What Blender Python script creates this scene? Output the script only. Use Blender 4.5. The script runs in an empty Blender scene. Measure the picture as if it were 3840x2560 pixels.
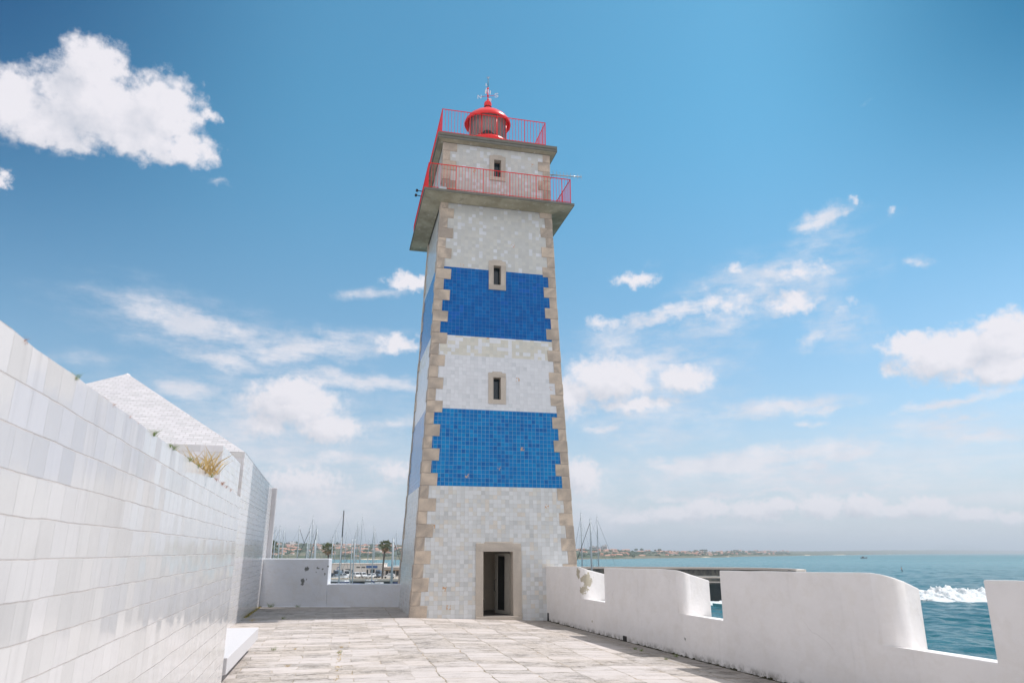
import bpy, bmesh, math, random
import numpy as np
from mathutils import Vector, Matrix, noise as mnoise
random.seed(11)
R = math.radians
scene = bpy.context.scene
col = scene.collection

# ------------------------------------------------------------------ camera
F_PX, PITCH, ROLL, CAM_H = 2690.66, 0.2845, -0.0019, 2.2
cam_d = bpy.data.cameras.new('camera'); cam = bpy.data.objects.new('camera', cam_d); col.objects.link(cam)
cam.location = (0, 0, CAM_H)
cam.rotation_euler = (Matrix.Rotation(math.pi / 2 + PITCH, 3, 'X') @ Matrix.Rotation(-ROLL, 3, 'Z')).to_euler()
cam_d.sensor_width = 36.0; cam_d.lens = F_PX / 3840 * 36.0
cam_d.clip_start = 0.05; cam_d.clip_end = 60000
cam_d.dof.use_dof = True; cam_d.dof.focus_distance = 30.0; cam_d.dof.aperture_fstop = 3.5
scene.camera = cam

# ------------------------------------------------------------------ light
TH = 0.22967                                   # yaw of the lighthouse
SUN_AZ, SUN_EL = R(86.0) - TH, R(57.0)         # azimuth from +Y towards +X
SKY_STRENGTH = 0.10
scene.view_settings.view_transform = 'Standard'; scene.view_settings.look = 'None'
scene.view_settings.exposure = 0.28; scene.view_settings.gamma = 1.0
scene.view_settings.use_curve_mapping = False
sd = bpy.data.lights.new('sun', 'SUN'); sd.energy = 3.2; sd.angle = R(0.5); sd.color = (1.0, 0.95, 0.915)
sun = bpy.data.objects.new('sun', sd); col.objects.link(sun)
sdir = Vector((math.sin(SUN_AZ) * math.cos(SUN_EL), math.cos(SUN_AZ) * math.cos(SUN_EL), math.sin(SUN_EL)))
sun.rotation_euler = sdir.to_track_quat('Z', 'Y').to_euler()

def lin(r, g, b):
    f = lambda c: c / 12.92 if c <= 0.04045 else ((c + 0.055) / 1.055) ** 2.4
    return (f(r / 255), f(g / 255), f(b / 255), 1)

class NT:
    """small helper round a node tree"""
    def __init__(s, tree): s.t = tree; s.n = tree.nodes; s.l = tree.links
    def __call__(s, typ, ins=None, **props):
        nd = s.n.new(typ)
        for k, v in props.items(): setattr(nd, k, v)
        for k, v in (ins or {}).items():
            if hasattr(v, 'is_output') or isinstance(v, bpy.types.NodeSocket): s.l.new(v, nd.inputs[k])
            else: nd.inputs[k].default_value = v
        return nd
    def math(s, op, a, b=0.0, c=0.0, clamp=False):
        return s('ShaderNodeMath', {0: a, 1: b, 2: c}, operation=op, use_clamp=clamp).outputs[0]
    def vec(s, op, a, b=(0, 0, 0)):
        return s('ShaderNodeVectorMath', {0: a, 1: b}, operation=op).outputs[0]
    def mix(s, f, a, b, blend='MIX'):
        nd = s('ShaderNodeMix', data_type='RGBA', blend_type=blend)
        for k, v in ((0, f), (6, a), (7, b)):
            if isinstance(v, bpy.types.NodeSocket): s.l.new(v, nd.inputs[k])
            else: nd.inputs[k].default_value = v
        return nd.outputs[2]
    def noise(s, vec, scale, detail=4, rough=.55, dist=0.0):
        return s('ShaderNodeTexNoise', {'Vector': vec, 'Scale': scale, 'Detail': detail, 'Roughness': rough, 'Distortion': dist}).outputs['Fac']
    def ramp(s, f, a, b, lo=0.0, hi=1.0, smooth=True):
        nd = s('ShaderNodeMapRange', {0: f, 1: a, 2: b, 3: lo, 4: hi}, clamp=True)
        nd.interpolation_type = 'SMOOTHSTEP' if smooth else 'LINEAR'
        return nd.outputs[0]

# ------------------------------------------------------------------ sky: Nishita plus clouds laid out by compass direction and height
# (azimuth, elevation, half width, half height, roll, weight) in degrees
CUMULUS = [(-38.7,28.3,2.79,2.45,0,1.1),(-34.3,31.9,2.72,2.25,0,1.15),(-33.2,29.7,5.66,2.59,0,1.2),(-29.3,30.6,3.29,2.81,0,1.1),(-27.1,28.4,2.71,1.41,0,1.0),(-30.5,28.1,4.59,1.43,0,1.0),(-36.4,27.4,3.77,1.67,0,1.1),(-38.4,23.4,0.82,0.65,0,0.9),(-25.8,30.9,1.31,0.64,0,0.7),(-8.5,20.8,2.63,0.89,0,0.95),(10.5,20.9,2.35,0.88,0,0.8),(7.9,17.5,2.2,0.89,0,0.62),(17.6,18.4,2.57,1.59,0,0.66),(18.5,21.2,1.79,0.65,0,0.52),(23.1,20.3,3.02,1.02,0,0.66),(22.3,18.0,2.65,1.28,0,0.76),(26.3,17.3,1.29,1.18,0,0.42),(16.0,19.8,1.36,0.73,0,0.4),(20.1,19.7,1.94,0.78,0,0.4),(-17.3,10.8,4.27,2.04,0,1.1),(-14.3,9.1,3.16,1.4,0,1.0),(-19.1,9.2,2.22,1.3,0,0.9),(-16.8,12.1,2.31,0.99,0,1.0),(7.9,13.2,4.15,2.13,0,1.05),(13.9,12.9,2.59,1.41,0,1.0),(9.9,11.1,4.38,0.88,0,0.8),(4.7,11.9,2.45,2.07,0,0.9),(32.5,13.0,4.15,1.93,0,1.15),(35.9,13.7,2.53,1.97,0,1.15),(30.0,14.0,2.12,1.2,0,1.0),(35.1,11.8,2.55,1.42,0,1.1),(28.9,12.3,1.62,0.67,0,0.7),(-15.9,4.9,4.2,1.62,0,0.85),(-9.1,5.9,2.36,1.17,0,0.75),(5.4,5.6,2.03,1.75,0,1.0),(-9.7,15.9,2.48,1.03,0,0.8),(12.8,2.7,3.8,0.77,0,1.0),(14.7,3.1,2.2,0.83,0,1.05),(18.4,2.9,2.7,0.88,0,1.05),(20.1,3.3,1.48,0.68,0,1.0),(22.9,3.1,1.99,0.98,0,1.1),(25.6,3.1,1.79,0.95,0,1.1),(27.6,2.7,1.57,0.64,0,1.0),(29.4,2.9,1.89,0.86,0,1.1),(32.1,2.4,1.9,0.61,0,1.0),(34.2,2.1,1.36,0.49,0,0.95),(9.2,2.4,2.61,0.65,0,0.9),(27.8,24.8,0.78,0.54,0,0.46),(30.3,23.3,0.68,0.53,0,0.5),(-17.1,3.6,2.2,0.76,0,0.7)]
WISPS = [(-25.4,16.1,5.91,1.32,-12,0.8),(-22.4,13.5,4.75,0.83,-8,0.6),(-16.7,15.1,7.19,1.2,8,0.75),(-18.8,15.8,3.99,0.59,12,0.45),(-12.5,13.0,5.89,0.74,-5,0.75),(-24.8,11.2,3.61,1.07,0,0.7),(-11.9,19.6,2.68,0.54,8,0.6),(-31.5,12.7,2.96,1.07,0,0.35),(12.4,18.0,4.45,0.68,14,0.85),(21.0,19.6,7.04,2.58,4,0.55),(24.9,22.0,5.05,1.87,15,0.35),(17.1,17.1,5.17,1.33,10,0.5),(25.7,16.1,2.89,2.19,-30,0.5),(9.5,16.2,5.19,1.37,0,0.5),(10.8,13.8,7.7,3.07,0,0.55),(25.4,23.8,2.29,0.68,12,0.75),(31.2,19.8,1.25,0.42,-5,0.55),(23.7,15.2,1.5,0.64,25,0.6),(20.4,10.5,5.65,0.77,2,0.75),(24.0,10.1,2.31,0.38,4,0.7),(22.7,9.1,1.3,0.32,0,0.6),(17.5,6.6,8.61,0.97,5,0.95),(23.6,6.5,6.59,0.62,9,0.85),(13.0,6.3,5.73,0.86,0,0.8),(33.4,7.3,3.94,0.68,4,0.7),(32.1,9.9,3.89,0.41,8,0.7),(29.6,9.3,2.34,0.36,0,0.5),(7.4,9.3,2.39,0.41,5,0.7),(32.1,8.6,3.85,0.41,3,0.6),(-9.6,9.6,2.75,0.88,-5,0.6),(-14.1,6.6,7.68,0.85,0,0.7),(18.9,4.2,14.22,0.38,1,0.75),(-15.7,2.1,10.74,1.9,0,0.55),(15.5,1.2,12.13,0.82,0,0.4),(28.4,1.1,7.88,0.57,0,0.35),(-11.0,4.1,3.99,1.31,0,0.7),(29.4,31.2,1.08,0.23,20,0.25),(-20.6,8.3,2.8,0.96,0,0.6),(6.8,2.8,3.31,2.3,0,0.75),(-19.3,8.1,13.88,6.17,0,0.52),(22.0,5.3,15.8,1.87,0,0.6),(-17.6,2.4,13.63,2.52,0,0.8),(11.2,10.0,8.46,4.07,0,0.45),(30.7,7.9,7.57,1.76,4,0.5),(18.6,1.5,15.03,1.11,0,0.4),(-24.1,15.4,9.68,2.85,-8,0.45),(11.9,21.9,2.13,0.34,15,0.25),(-24.5,26.6,0.84,0.25,0,0.45)]
world = bpy.data.worlds.new('World'); scene.world = world; world.use_nodes = True
wt = NT(world.node_tree); wt.n.clear()

def cumulus_field(t, p, blobs, soft=True):
    acc = None
    for a, e, ra, re, rot, w in blobs:
        q = p if acc is None else t('ShaderNodeVectorMath', {0: acc, 1: (1e-7, 1e-7, 0), 2: p}, operation='MULTIPLY_ADD').outputs[0]   # keeps the chain in order
        m = t('ShaderNodeMapping', {'Vector': q, 'Location': (a, e, 0), 'Rotation': (0, 0, R(rot)), 'Scale': (ra * 1.15, re * 1.15, 1)}, vector_type='TEXTURE')
        ln = t('ShaderNodeVectorMath', {0: m.outputs[0]}, operation='LENGTH').outputs['Value']
        v = t('ShaderNodeMapRange', {0: ln, 1: 1.25 if soft else 1.45, 2: .10, 3: 0.0, 4: w}, clamp=True).outputs[0]
        acc = v if acc is None else (t.math('SMOOTH_MAX', acc, v, .2) if soft else t.math('MAXIMUM', acc, v))
    return t.math('SUBTRACT', acc, .06) if soft else acc
def warp(t, p, scale, amt, seed, detail=5):
    nz = t('ShaderNodeTexNoise', {'Vector': t.vec('ADD', p, (seed, seed * 1.7, 0)), 'Scale': scale, 'Detail': detail, 'Roughness': .62})
    return t.vec('ADD', p, t.vec('MULTIPLY', t.vec('SUBTRACT', nz.outputs['Color'], (.5, .5, .5)), amt))
def cumulus_group():
    g = bpy.data.node_groups.new('cumulus', 'ShaderNodeTree')
    g.interface.new_socket('Vector', in_out='INPUT', socket_type='NodeSocketVector')
    g.interface.new_socket('Body', in_out='OUTPUT', socket_type='NodeSocketFloat')
    t = NT(g); gi = t('NodeGroupInput').outputs[0]
    hi = t.ramp(t('ShaderNodeSeparateXYZ', {0: gi}).outputs[1], 4, 16, .22, 1.0)
    wv = warp(t, gi, .75, (1.9, 1.6, 0), 3.1, 6)
    wv = t.vec('ADD', gi, t('ShaderNodeVectorMath', {0: t.vec('SUBTRACT', wv, gi), 'Scale': hi}, operation='SCALE').outputs[0])
    wv = t.vec('ADD', wv, t.vec('SUBTRACT', warp(t, gi, 1.9, (.55, .45, 0), 5.5, 4), gi))
    f = cumulus_field(t, wv, CUMULUS)
    n1 = t.noise(t.vec('MULTIPLY', gi, t('ShaderNodeCombineXYZ', {0: 1.0, 1: 1.15}).outputs[0]), .9, 7, .55)
    n1b = t.noise(gi, 2.3, 5, .55)
    n1 = t.math('ADD', t.math('MULTIPLY', n1, hi), t.math('MULTIPLY', n1b, t.math('SUBTRACT', 1.0, hi)))
    out = t('NodeGroupOutput'); t.l.new(t.math('ADD', f, t.math('MULTIPLY', t.math('SUBTRACT', n1, .5), t.ramp(f, 0, .25, 0.0, CL_NOISE))), out.inputs[0])
    return g
CL_NOISE = .95

def build_world():
    t = wt
    d = t('ShaderNodeTexCoord').outputs['Generated']
    d = t('ShaderNodeVectorMath', {0: d}, operation='NORMALIZE').outputs[0]
    s = t('ShaderNodeSeparateXYZ', {0: d}); x, y, z = s.outputs
    az = t.math('DEGREES', t.math('ARCTAN2', x, y)); el = t.math('DEGREES', t.math('ARCSINE', z))
    P = t('ShaderNodeCombineXYZ', {0: az, 1: el}).outputs[0]
    sky = t('ShaderNodeTexSky', sky_type='NISHITA', sun_disc=False)
    sky.sun_elevation = SUN_EL; sky.sun_rotation = SUN_AZ; sky.air_density = 1.0; sky.dust_density = 0.6; sky.ozone_density = 1.6; sky.altitude = 10
    tint = t.mix(t.ramp(el, 0, 36), SKY_TINT_LOW, SKY_TINT_HIGH)
    tint = t.mix(t.math('MULTIPLY', t.ramp(az, -15, -48), t.ramp(el, 8, 38)), tint, SKY_TINT_LEFT)
    tint = t.mix(t.math('MULTIPLY', t.ramp(az, 18, 46), t.ramp(el, 12, 37)), tint, SKY_TINT_RIGHT)
    skyc = t.mix(1.0, sky.outputs[0], tint, 'MULTIPLY')
    milky = t.math('MULTIPLY', t.ramp(el, 12.0, 0.2), .70)     # milky air near the horizon
    base = t.mix(milky, skyc, HORIZON)
    # added white cover overhead and behind, out of view, to brighten the fill light
    fill_veil = t.math('MAXIMUM', t.ramp(el, 46, 64), t.ramp(t.math('ABSOLUTE', az), 58, 95))
    fill_veil = t.math('MULTIPLY', fill_veil, t.math('ADD', t.math('MULTIPLY', t.noise(d, 2.0, 5, .6), 1.0), .25), clamp=True)
    base = t.mix(fill_veil, base, FILL_VEIL)
    plain_bg = t('ShaderNodeBackground', {0: base, 1: SKY_STRENGTH})
    g = cumulus_group()
    A = t('ShaderNodeGroup', {0: P}, node_tree=g).outputs[0]
    sh = t('ShaderNodeVectorMath', {0: (1.5, 1.5, 0), 'Scale': t.ramp(el, 4, 16, .42, 1.0)}, operation='SCALE').outputs[0]
    B = t('ShaderNodeGroup', {0: t.vec('ADD', P, sh)}, node_tree=g).outputs[0]
    d1 = t.ramp(A, .20, .68)
    n2 = t.noise(t.vec('MULTIPLY', P, (.5, 1.5, 1)), .6, 9, .66)
    f2 = cumulus_field(t, warp(t, P, .40, (6.0, 2.2, 0), 9.3), WISPS, False)
    d2 = t.math('MULTIPLY', t.ramp(t.math('MULTIPLY', f2, t.math('ADD', t.math('MULTIPLY', n2, 2.2), -.28)), .08, .72), .88)
    n3 = t.noise(t.vec('MULTIPLY', P, (.10, .85, 1)), .55, 8, .6)      # long thin banks near the horizon
    d3 = t.math('MULTIPLY', t.ramp(n3, .42, .66), t.math('MULTIPLY', t.ramp(el, 10.0, 5.0), .55))
    lit = t.math('SUBTRACT', t.ramp(t.math('SUBTRACT', A, B), -.55, .38, smooth=False), t.math('MULTIPLY', t.ramp(A, .75, 1.5), .42))
    low = t.noise(P, .30, 4, .55)
    lit = t.math('ADD', lit, t.math('ADD', t.math('MULTIPLY', t.math('SUBTRACT', low, .5), .8), .16), clamp=True)
    ccol = t.mix(lit, CLOUD_SHADE, CLOUD_LIT)                  # in the units of the sky texture
    low_fade = t.ramp(el, -.5, 2.0, .55, .97)
    c = t.mix(t.math('MULTIPLY', t.math('MAXIMUM', d2, d3), low_fade), base, t.mix(t.ramp(low, .35, .65), CLOUD_VEIL, CLOUD_LIT))
    c = t.mix(t.math('MULTIPLY', d1, low_fade), c, ccol)
    bg = t('ShaderNodeBackground', {0: c, 1: SKY_STRENGTH})
    # the clouds of this part of the sky; the rest is plain sky with the added fill
    inside = t.math('MULTIPLY', t.math('LESS_THAN', t.math('ABSOLUTE', az), 56.0), t.math('MULTIPLY', t.math('LESS_THAN', el, 46.0), t.math('GREATER_THAN', el, -1.0)))
    mx = t('ShaderNodeMixShader', {0: inside, 1: plain_bg.outputs[0], 2: bg.outputs[0]})
    out = t('ShaderNodeOutputWorld'); t.l.new(mx.outputs[0], out.inputs[0])
SKY_TINT_LOW, SKY_TINT_HIGH, SKY_TINT_LEFT, SKY_TINT_RIGHT = (1.08, 1.08, 1.08, 1), (.58, 1.33, 1.31, 1), (.0, .36, .60, 1), (.02, .42, .56, 1)
CLOUD_VEIL = (6.3, 6.35, 6.95, 1)
HORIZON, CLOUD_SHADE, CLOUD_LIT, FILL_VEIL = (4.45, 5.15, 6.45, 1), (5.0, 5.2, 5.85, 1), (7.3, 7.1, 7.5, 1), (8.4, 8.1, 8.1, 1)
build_world()
world.cycles.sampling_method = 'MANUAL'; world.cycles.sample_map_resolution = 512

# ------------------------------------------------------------------ frames and helpers
T0 = Vector((-1.1947, 30.1899, 0)); U = Vector((math.cos(TH), math.sin(TH), 0)); V = Vector((-math.sin(TH), math.cos(TH), 0))
def tw(u, v, z=0): return T0 + U * u + V * v + Vector((0, 0, z))          # lighthouse frame -> world
FW = Vector((0, math.cos(PITCH), math.sin(PITCH))); UP = Vector((0, -math.sin(PITCH), math.cos(PITCH)))
def at(px, py, dist):
    """point seen at photo pixel px, py standing dist metres away along the ground"""
    d = FW * F_PX + Vector((1, 0, 0)) * (px - 1920) + UP * (1280 - py)
    return Vector((0, 0, CAM_H)) + d * (dist / d.y)
def at_z(px, py, z):
    d = FW * F_PX + Vector((1, 0, 0)) * (px - 1920) + UP * (1280 - py)
    return Vector((0, 0, CAM_H)) + d * ((z - CAM_H) / d.z)

def tag(o, label=None, cat=None, group=None, kind=None):
    if label: o['label'] = label
    if cat: o['category'] = cat
    if group: o['group'] = group
    if kind: o['kind'] = kind
    return o
def empty(name, loc, rz=0, **k):
    o = bpy.data.objects.new(name, None); col.objects.link(o); o.location = loc; o.rotation_euler.z = rz; o.empty_display_size = .3
    return tag(o, **k)
def copy_tree(o, parent=None):
    c = o.copy(); col.objects.link(c)
    if parent: c.parent = parent
    for ch in list(o.children): copy_tree(ch, c)
    return c

class MB:
    """collects faces, then becomes one mesh object; UVs in metres by box projection unless given"""
    def __init__(s): s.v = []; s.f = []; s.m = []; s.uv = []; s.sm = []
    def face(s, pts, mat=0, uv=None, smooth=False):
        i = len(s.v); s.v += [tuple(p) for p in pts]; s.f.append(tuple(range(i, i + len(pts)))); s.m.append(mat); s.uv.append(uv); s.sm.append(smooth)
    def box(s, x0, x1, y0, y1, z0, z1, mat=0, M=None, uv=None):
        c = [Vector(p) for p in ((x0, y0, z0), (x1, y0, z0), (x1, y1, z0), (x0, y1, z0), (x0, y0, z1), (x1, y0, z1), (x1, y1, z1), (x0, y1, z1))]
        if M is not None: c = [M @ p for p in c]
        for q in ((0, 3, 2, 1), (4, 5, 6, 7), (0, 1, 5, 4), (1, 2, 6, 5), (2, 3, 7, 6), (3, 0, 4, 7)):
            s.face([c[k] for k in q], mat, [uv] * 4 if uv else None)
    def prism(s, poly, z0, z1, mat=0, uv=None, cap=True):
        """poly counter-clockwise; z0, z1 numbers or per-vertex lists"""
        n = len(poly); a = z0 if hasattr(z0, '__len__') else [z0] * n; b = z1 if hasattr(z1, '__len__') else [z1] * n
        lo = [(p[0], p[1], a[i]) for i, p in enumerate(poly)]; hi = [(p[0], p[1], b[i]) for i, p in enumerate(poly)]
        for i in range(n):
            j = (i + 1) % n; s.face([lo[i], lo[j], hi[j], hi[i]], mat, [uv] * 4 if uv else None)
        if cap: s.face(hi, mat, [uv] * n if uv else None); s.face(lo[::-1], mat, [uv] * n if uv else None)
    def tube(s, pts, r, n=6, mat=0, r1=None):
        pts = [Vector(p) for p in pts]; rings = []
        for i, p in enumerate(pts):
            d = (pts[min(i + 1, len(pts) - 1)] - pts[max(i - 1, 0)]).normalized()
            a = d.orthogonal().normalized() if abs(d.z) < .99 else Vector((1, 0, 0)); b = d.cross(a).normalized(); a = b.cross(d)
            rr = r if r1 is None else r + (r1 - r) * i / (len(pts) - 1)
            rings.append([p + (a * math.cos(2 * math.pi * k / n) + b * math.sin(2 * math.pi * k / n)) * rr for k in range(n)])
        for A, B in zip(rings, rings[1:]):
            for k in range(n): s.face([A[k], A[(k + 1) % n], B[(k + 1) % n], B[k]], mat, smooth=n > 5)
        s.face(rings[0][::-1], mat); s.face(rings[-1], mat)
    def lathe(s, prof, n=32, mat=0, c=(0, 0, 0), smooth=True, cap=True):
        rings = [[(c[0] + r * math.cos(2 * math.pi * k / n), c[1] + r * math.sin(2 * math.pi * k / n), c[2] + z) for k in range(n)] for r, z in prof]
        for A, B in zip(rings, rings[1:]):
            for k in range(n): s.face([A[k], A[(k + 1) % n], B[(k + 1) % n], B[k]], mat, smooth=smooth)
        if cap and prof[0][0] > 1e-4: s.face(rings[0][::-1], mat)
        if cap and prof[-1][0] > 1e-4: s.face(rings[-1], mat)
    def build(s, name, mats, parent=None, loc=None, bevel=0, merge=True):
        me = bpy.data.meshes.new(name); me.from_pydata(s.v, [], s.f)
        mats = mats if isinstance(mats, (list, tuple)) else [mats]
        for m in mats: me.materials.append(m)
        uvl = me.uv_layers.new(name='UVMap'); me.update()
        for p in me.polygons:
            p.material_index = s.m[p.index]; p.use_smooth = s.sm[p.index]
            u = s.uv[p.index]; n = p.normal
            for k, li in enumerate(p.loop_indices):
                co = me.vertices[me.loops[li].vertex_index].co
                if u: uvl.data[li].uv = u[k]
                elif abs(n.z) > .7: uvl.data[li].uv = (co.x, co.y)
                else:
                    h = math.hypot(n.x, n.y) or 1; uvl.data[li].uv = ((-n.y * co.x + n.x * co.y) / h, co.z)
        if merge:
            bm = bmesh.new(); bm.from_mesh(me); bmesh.ops.remove_doubles(bm, verts=bm.verts, dist=1e-5); bm.to_mesh(me); bm.free()
        o = bpy.data.objects.new(name, me); col.objects.link(o)
        if parent: o.parent = parent
        if loc is not None: o.location = loc
        if bevel:
            md = o.modifiers.new('edge', 'BEVEL'); md.width = bevel; md.segments = 2; md.limit_method = 'ANGLE'; md.angle_limit = R(40)
        return o

# ------------------------------------------------------------------ materials
def mat(name, fn):
    m = bpy.data.materials.new(name); m.use_nodes = True; t = NT(m.node_tree); t.n.clear()
    b = t('ShaderNodeBsdfPrincipled'); o = t('ShaderNodeOutputMaterial'); t.l.new(b.outputs[0], o.inputs[0])
    fn(t, b, o); return m
def setp(t, b, **k):
    names = dict(color='Base Color', rough='Roughness', metal='Metallic', normal='Normal', spec='Specular IOR Level', alpha='Alpha', trans='Transmission Weight', ior='IOR', coat='Coat Weight')
    for a, v in k.items():
        i = b.inputs[names[a]]
        if isinstance(v, bpy.types.NodeSocket): t.l.new(v, i)
        else: i.default_value = v
def plain(name, c, rough=.5, metal=0.0, var=.12, scale=6.0, spec=.5):
    def fn(t, b, o):
        p = t('ShaderNodeNewGeometry').outputs['Position']
        n = t.noise(p, scale, 5)
        f = t.math('ADD', t.math('MULTIPLY', t.math('SUBTRACT', n, .5), 2 * var), 1.0)
        cc = t.mix(1.0, c, t('ShaderNodeCombineColor', {0: f, 1: f, 2: f}).outputs[0], 'MULTIPLY')
        setp(t, b, color=cc, rough=rough, metal=metal, spec=spec)
    return mat(name, fn)

def tile_mat(name, pal, size, grout, gw,  rough=.25, tilt=.25, stagger=0.0, grout_amt=1.0, row_off=0.0, warp=0.0, streak=0.0, spec=.5, patches=None, rnd_stag=False, height=None, chips=0.0, miss=0.0, vjoint=1.0):
    """glazed square tiles; pal = [(share, colour)], size in metres, grout colour and half width (share of a tile)"""
    hz = height or size
    def fn(t, b, o):
        uv = t('ShaderNodeUVMap').outputs[0]
        if warp: uv = t.vec('ADD', uv, t.vec('MULTIPLY', t.vec('SUBTRACT', t('ShaderNodeTexNoise', {'Vector': uv, 'Scale': 3.0, 'Detail': 3}).outputs['Color'], (.5, .5, .5)), (warp, warp, 0)))
        s = t('ShaderNodeSeparateXYZ', {0: uv}); x, z = s.outputs[0], s.outputs[1]
        gz = t.math('DIVIDE', t.math('ADD', z, row_off), hz); iz = t.math('FLOOR', gz); fz = t.math('SUBTRACT', gz, iz)
        gx = t.math('DIVIDE', x, size)
        if rnd_stag: gx = t.math('ADD', gx, t('ShaderNodeTexWhiteNoise', {'W': iz}, noise_dimensions='1D').outputs['Value'])
        elif stagger: gx = t.math('ADD', gx, t.math('MULTIPLY', t.math('MODULO', iz, 2.0), stagger))
        ix = t.math('FLOOR', gx); fx = t.math('SUBTRACT', gx, ix)
        cell = t('ShaderNodeCombineXYZ', {0: ix, 1: iz}).outputs[0]
        wn = t('ShaderNodeTexWhiteNoise', {'Vector': cell}, noise_dimensions='2D')
        r = wn.outputs['Value']; rc = t('ShaderNodeSeparateColor', {0: wn.outputs['Color']})
        cr = t('ShaderNodeValToRGB', {0: r}); cr.color_ramp.interpolation = 'CONSTANT'
        acc = 0.0
        for i, (sh, c) in enumerate(pal):
            e = cr.color_ramp.elements[i] if i < 2 else cr.color_ramp.elements.new(min(acc, .999))
            e.position = min(acc, .999); e.color = c; acc += sh
        if len(pal) == 1: cr.color_ramp.elements[1].color = pal[0][1]; cr.color_ramp.elements[1].position = 1.0
        c = cr.outputs[0]
        if patches: # clusters of a second palette colour where large noise is high
            nz = t.noise(t.vec('MULTIPLY', cell, (size, hz, 1)), patches[0], 2)
            k = t.math('GREATER_THAN', t.math('ADD', nz, t.math('MULTIPLY', t.math('SUBTRACT', r, .5), .35)), patches[1]); c = t.mix(k, c, patches[2])
        v = t.math('ADD', t.math('MULTIPLY', t.math('SUBTRACT', rc.outputs[1], .5), .10), 1.0)
        nz = t.noise(uv, 2.2, 5, .6); v = t.math('MULTIPLY', v, t.math('ADD', t.math('MULTIPLY', nz, .10), .95))
        if streak:
            st = t.noise(t.vec('MULTIPLY', uv, (9.0, .45, 1)), 1.0, 5, .6)
            v = t.math('MULTIPLY', v, t.math('SUBTRACT', 1.0, t.math('MULTIPLY', t.ramp(st, .5, .8), streak)))
        c = t.mix(1.0, c, t('ShaderNodeCombineColor', {0: v, 1: v, 2: v}).outputs[0], 'MULTIPLY')
        ex = t.math('MULTIPLY', t.math('MINIMUM', fx, t.math('SUBTRACT', 1.0, fx)), size); ez = t.math('MULTIPLY', t.math('MINIMUM', fz, t.math('SUBTRACT', 1.0, fz)), hz)
        if vjoint != 1.0: ex = t.math('DIVIDE', ex, vjoint)
        edge = t.math('MINIMUM', ex, ez)
        gn = t.math('ADD', t.math('MULTIPLY', t.noise(uv, 14.0, 3), 1.1), .45)
        g = t.ramp(t.math('DIVIDE', edge, t.math('MULTIPLY', gn, gw * size)), .55, 1.3, 1.0, 0.0)
        gc = t.mix(t.ramp(t.noise(uv, 1.7, 4), .45, .7), grout, tuple(q * .72 for q in grout[:3]) + (1,))
        c = t.mix(t.math('MULTIPLY', g, grout_amt), c, gc)
        if miss:
            ch = t.math('MULTIPLY', t.math('GREATER_THAN', rc.outputs[2], 1 - miss), t.math('GREATER_THAN', t.noise(uv, 14.0, 4), .52)); c = t.mix(ch, c, lin(196, 160, 128))
        h = t.math('ADD', t.math('MULTIPLY', t.math('SUBTRACT', rc.outputs[0], .5), t.math('MULTIPLY', fx, 1.0)), t.math('MULTIPLY', t.math('SUBTRACT', rc.outputs[1], .5), fz))
        h = t.math('ADD', t.math('MULTIPLY', h, tilt * .1 * size), t.math('MULTIPLY', g, -.0025))
        h = t.math('ADD', h, t.math('MULTIPLY', t.noise(uv, 9.0, 2), .0012))
        bp = t('ShaderNodeBump', {'Height': h, 'Distance': 1.0, 'Strength': 1.0})
        setp(t, b, color=c, rough=t.math('ADD', rough, t.math('MULTIPLY', g, .4), clamp=True), normal=bp.outputs[0], spec=spec)
    return mat(name, fn)

W1, W2, W3, W4 = lin(214, 217, 220), lin(198, 202, 205), lin(205, 203, 196), lin(206, 212, 220)
M = {}
M['tile_low'] = tile_mat('tile_low', [(.45, lin(210, 213, 215)), (.27, lin(199, 202, 203)), (.15, lin(205, 205, 201)), (.08, lin(209, 204, 196)), (.05, lin(190, 193, 194))], .1533, lin(196, 190, 184), .016, .22, .25, row_off=.07, miss=.003)
M['tile_blue'] = tile_mat('tile_blue', [(.4, lin(0, 118, 186)), (.3, lin(0, 109, 178)), (.2, lin(2, 127, 192)), (.1, lin(0, 97, 168))], .1533, lin(140, 176, 200), .028, .18, .25, row_off=.07, warp=.012, miss=.003, spec=.2)
M['tile_mid'] = tile_mat('tile_mid', [(.85, lin(216, 219, 224)), (.15, lin(208, 212, 217))], .1533, lin(196, 199, 204), .014, .22, .2, row_off=.07, grout_amt=.75, miss=.003)
M['tile_mid_cream'] = tile_mat('tile_mid_cream', [(.52, lin(208, 206, 196)), (.18, lin(202, 202, 194)), (.30, lin(216, 220, 224))], .1533, lin(205, 202, 194), .010, .25, .2, row_off=.07, grout_amt=.5, patches=(1.5, .60, lin(217, 220, 225)), miss=.006)
M['tile_blue_top'] = tile_mat('tile_blue_top', [(.5, lin(0, 96, 168)), (.3, lin(0, 88, 161)), (.2, lin(2, 104, 176))], .1533, lin(120, 160, 196), .017, .18, .25, row_off=.07, grout_amt=.8, spec=.18, warp=.008, patches=(.9, .70, lin(20, 96, 178)))
M['tile_top'] = tile_mat('tile_top', [(.47, lin(192, 194, 192)), (.40, lin(198, 199, 195)), (.13, lin(207, 211, 216))], .1533, lin(188, 190, 188), .008, .28, .2, row_off=.07, grout_amt=.45, miss=.004)
M['tile_white'] = tile_mat('tile_white', [(.55, lin(220, 218, 220)), (.25, lin(211, 210, 211)), (.20, lin(215, 213, 211))], .30, lin(222, 214, 208), .014, .16, .30, rnd_stag=True, height=.1835, warp=.010, streak=.10, row_off=.0, vjoint=.5)
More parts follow.
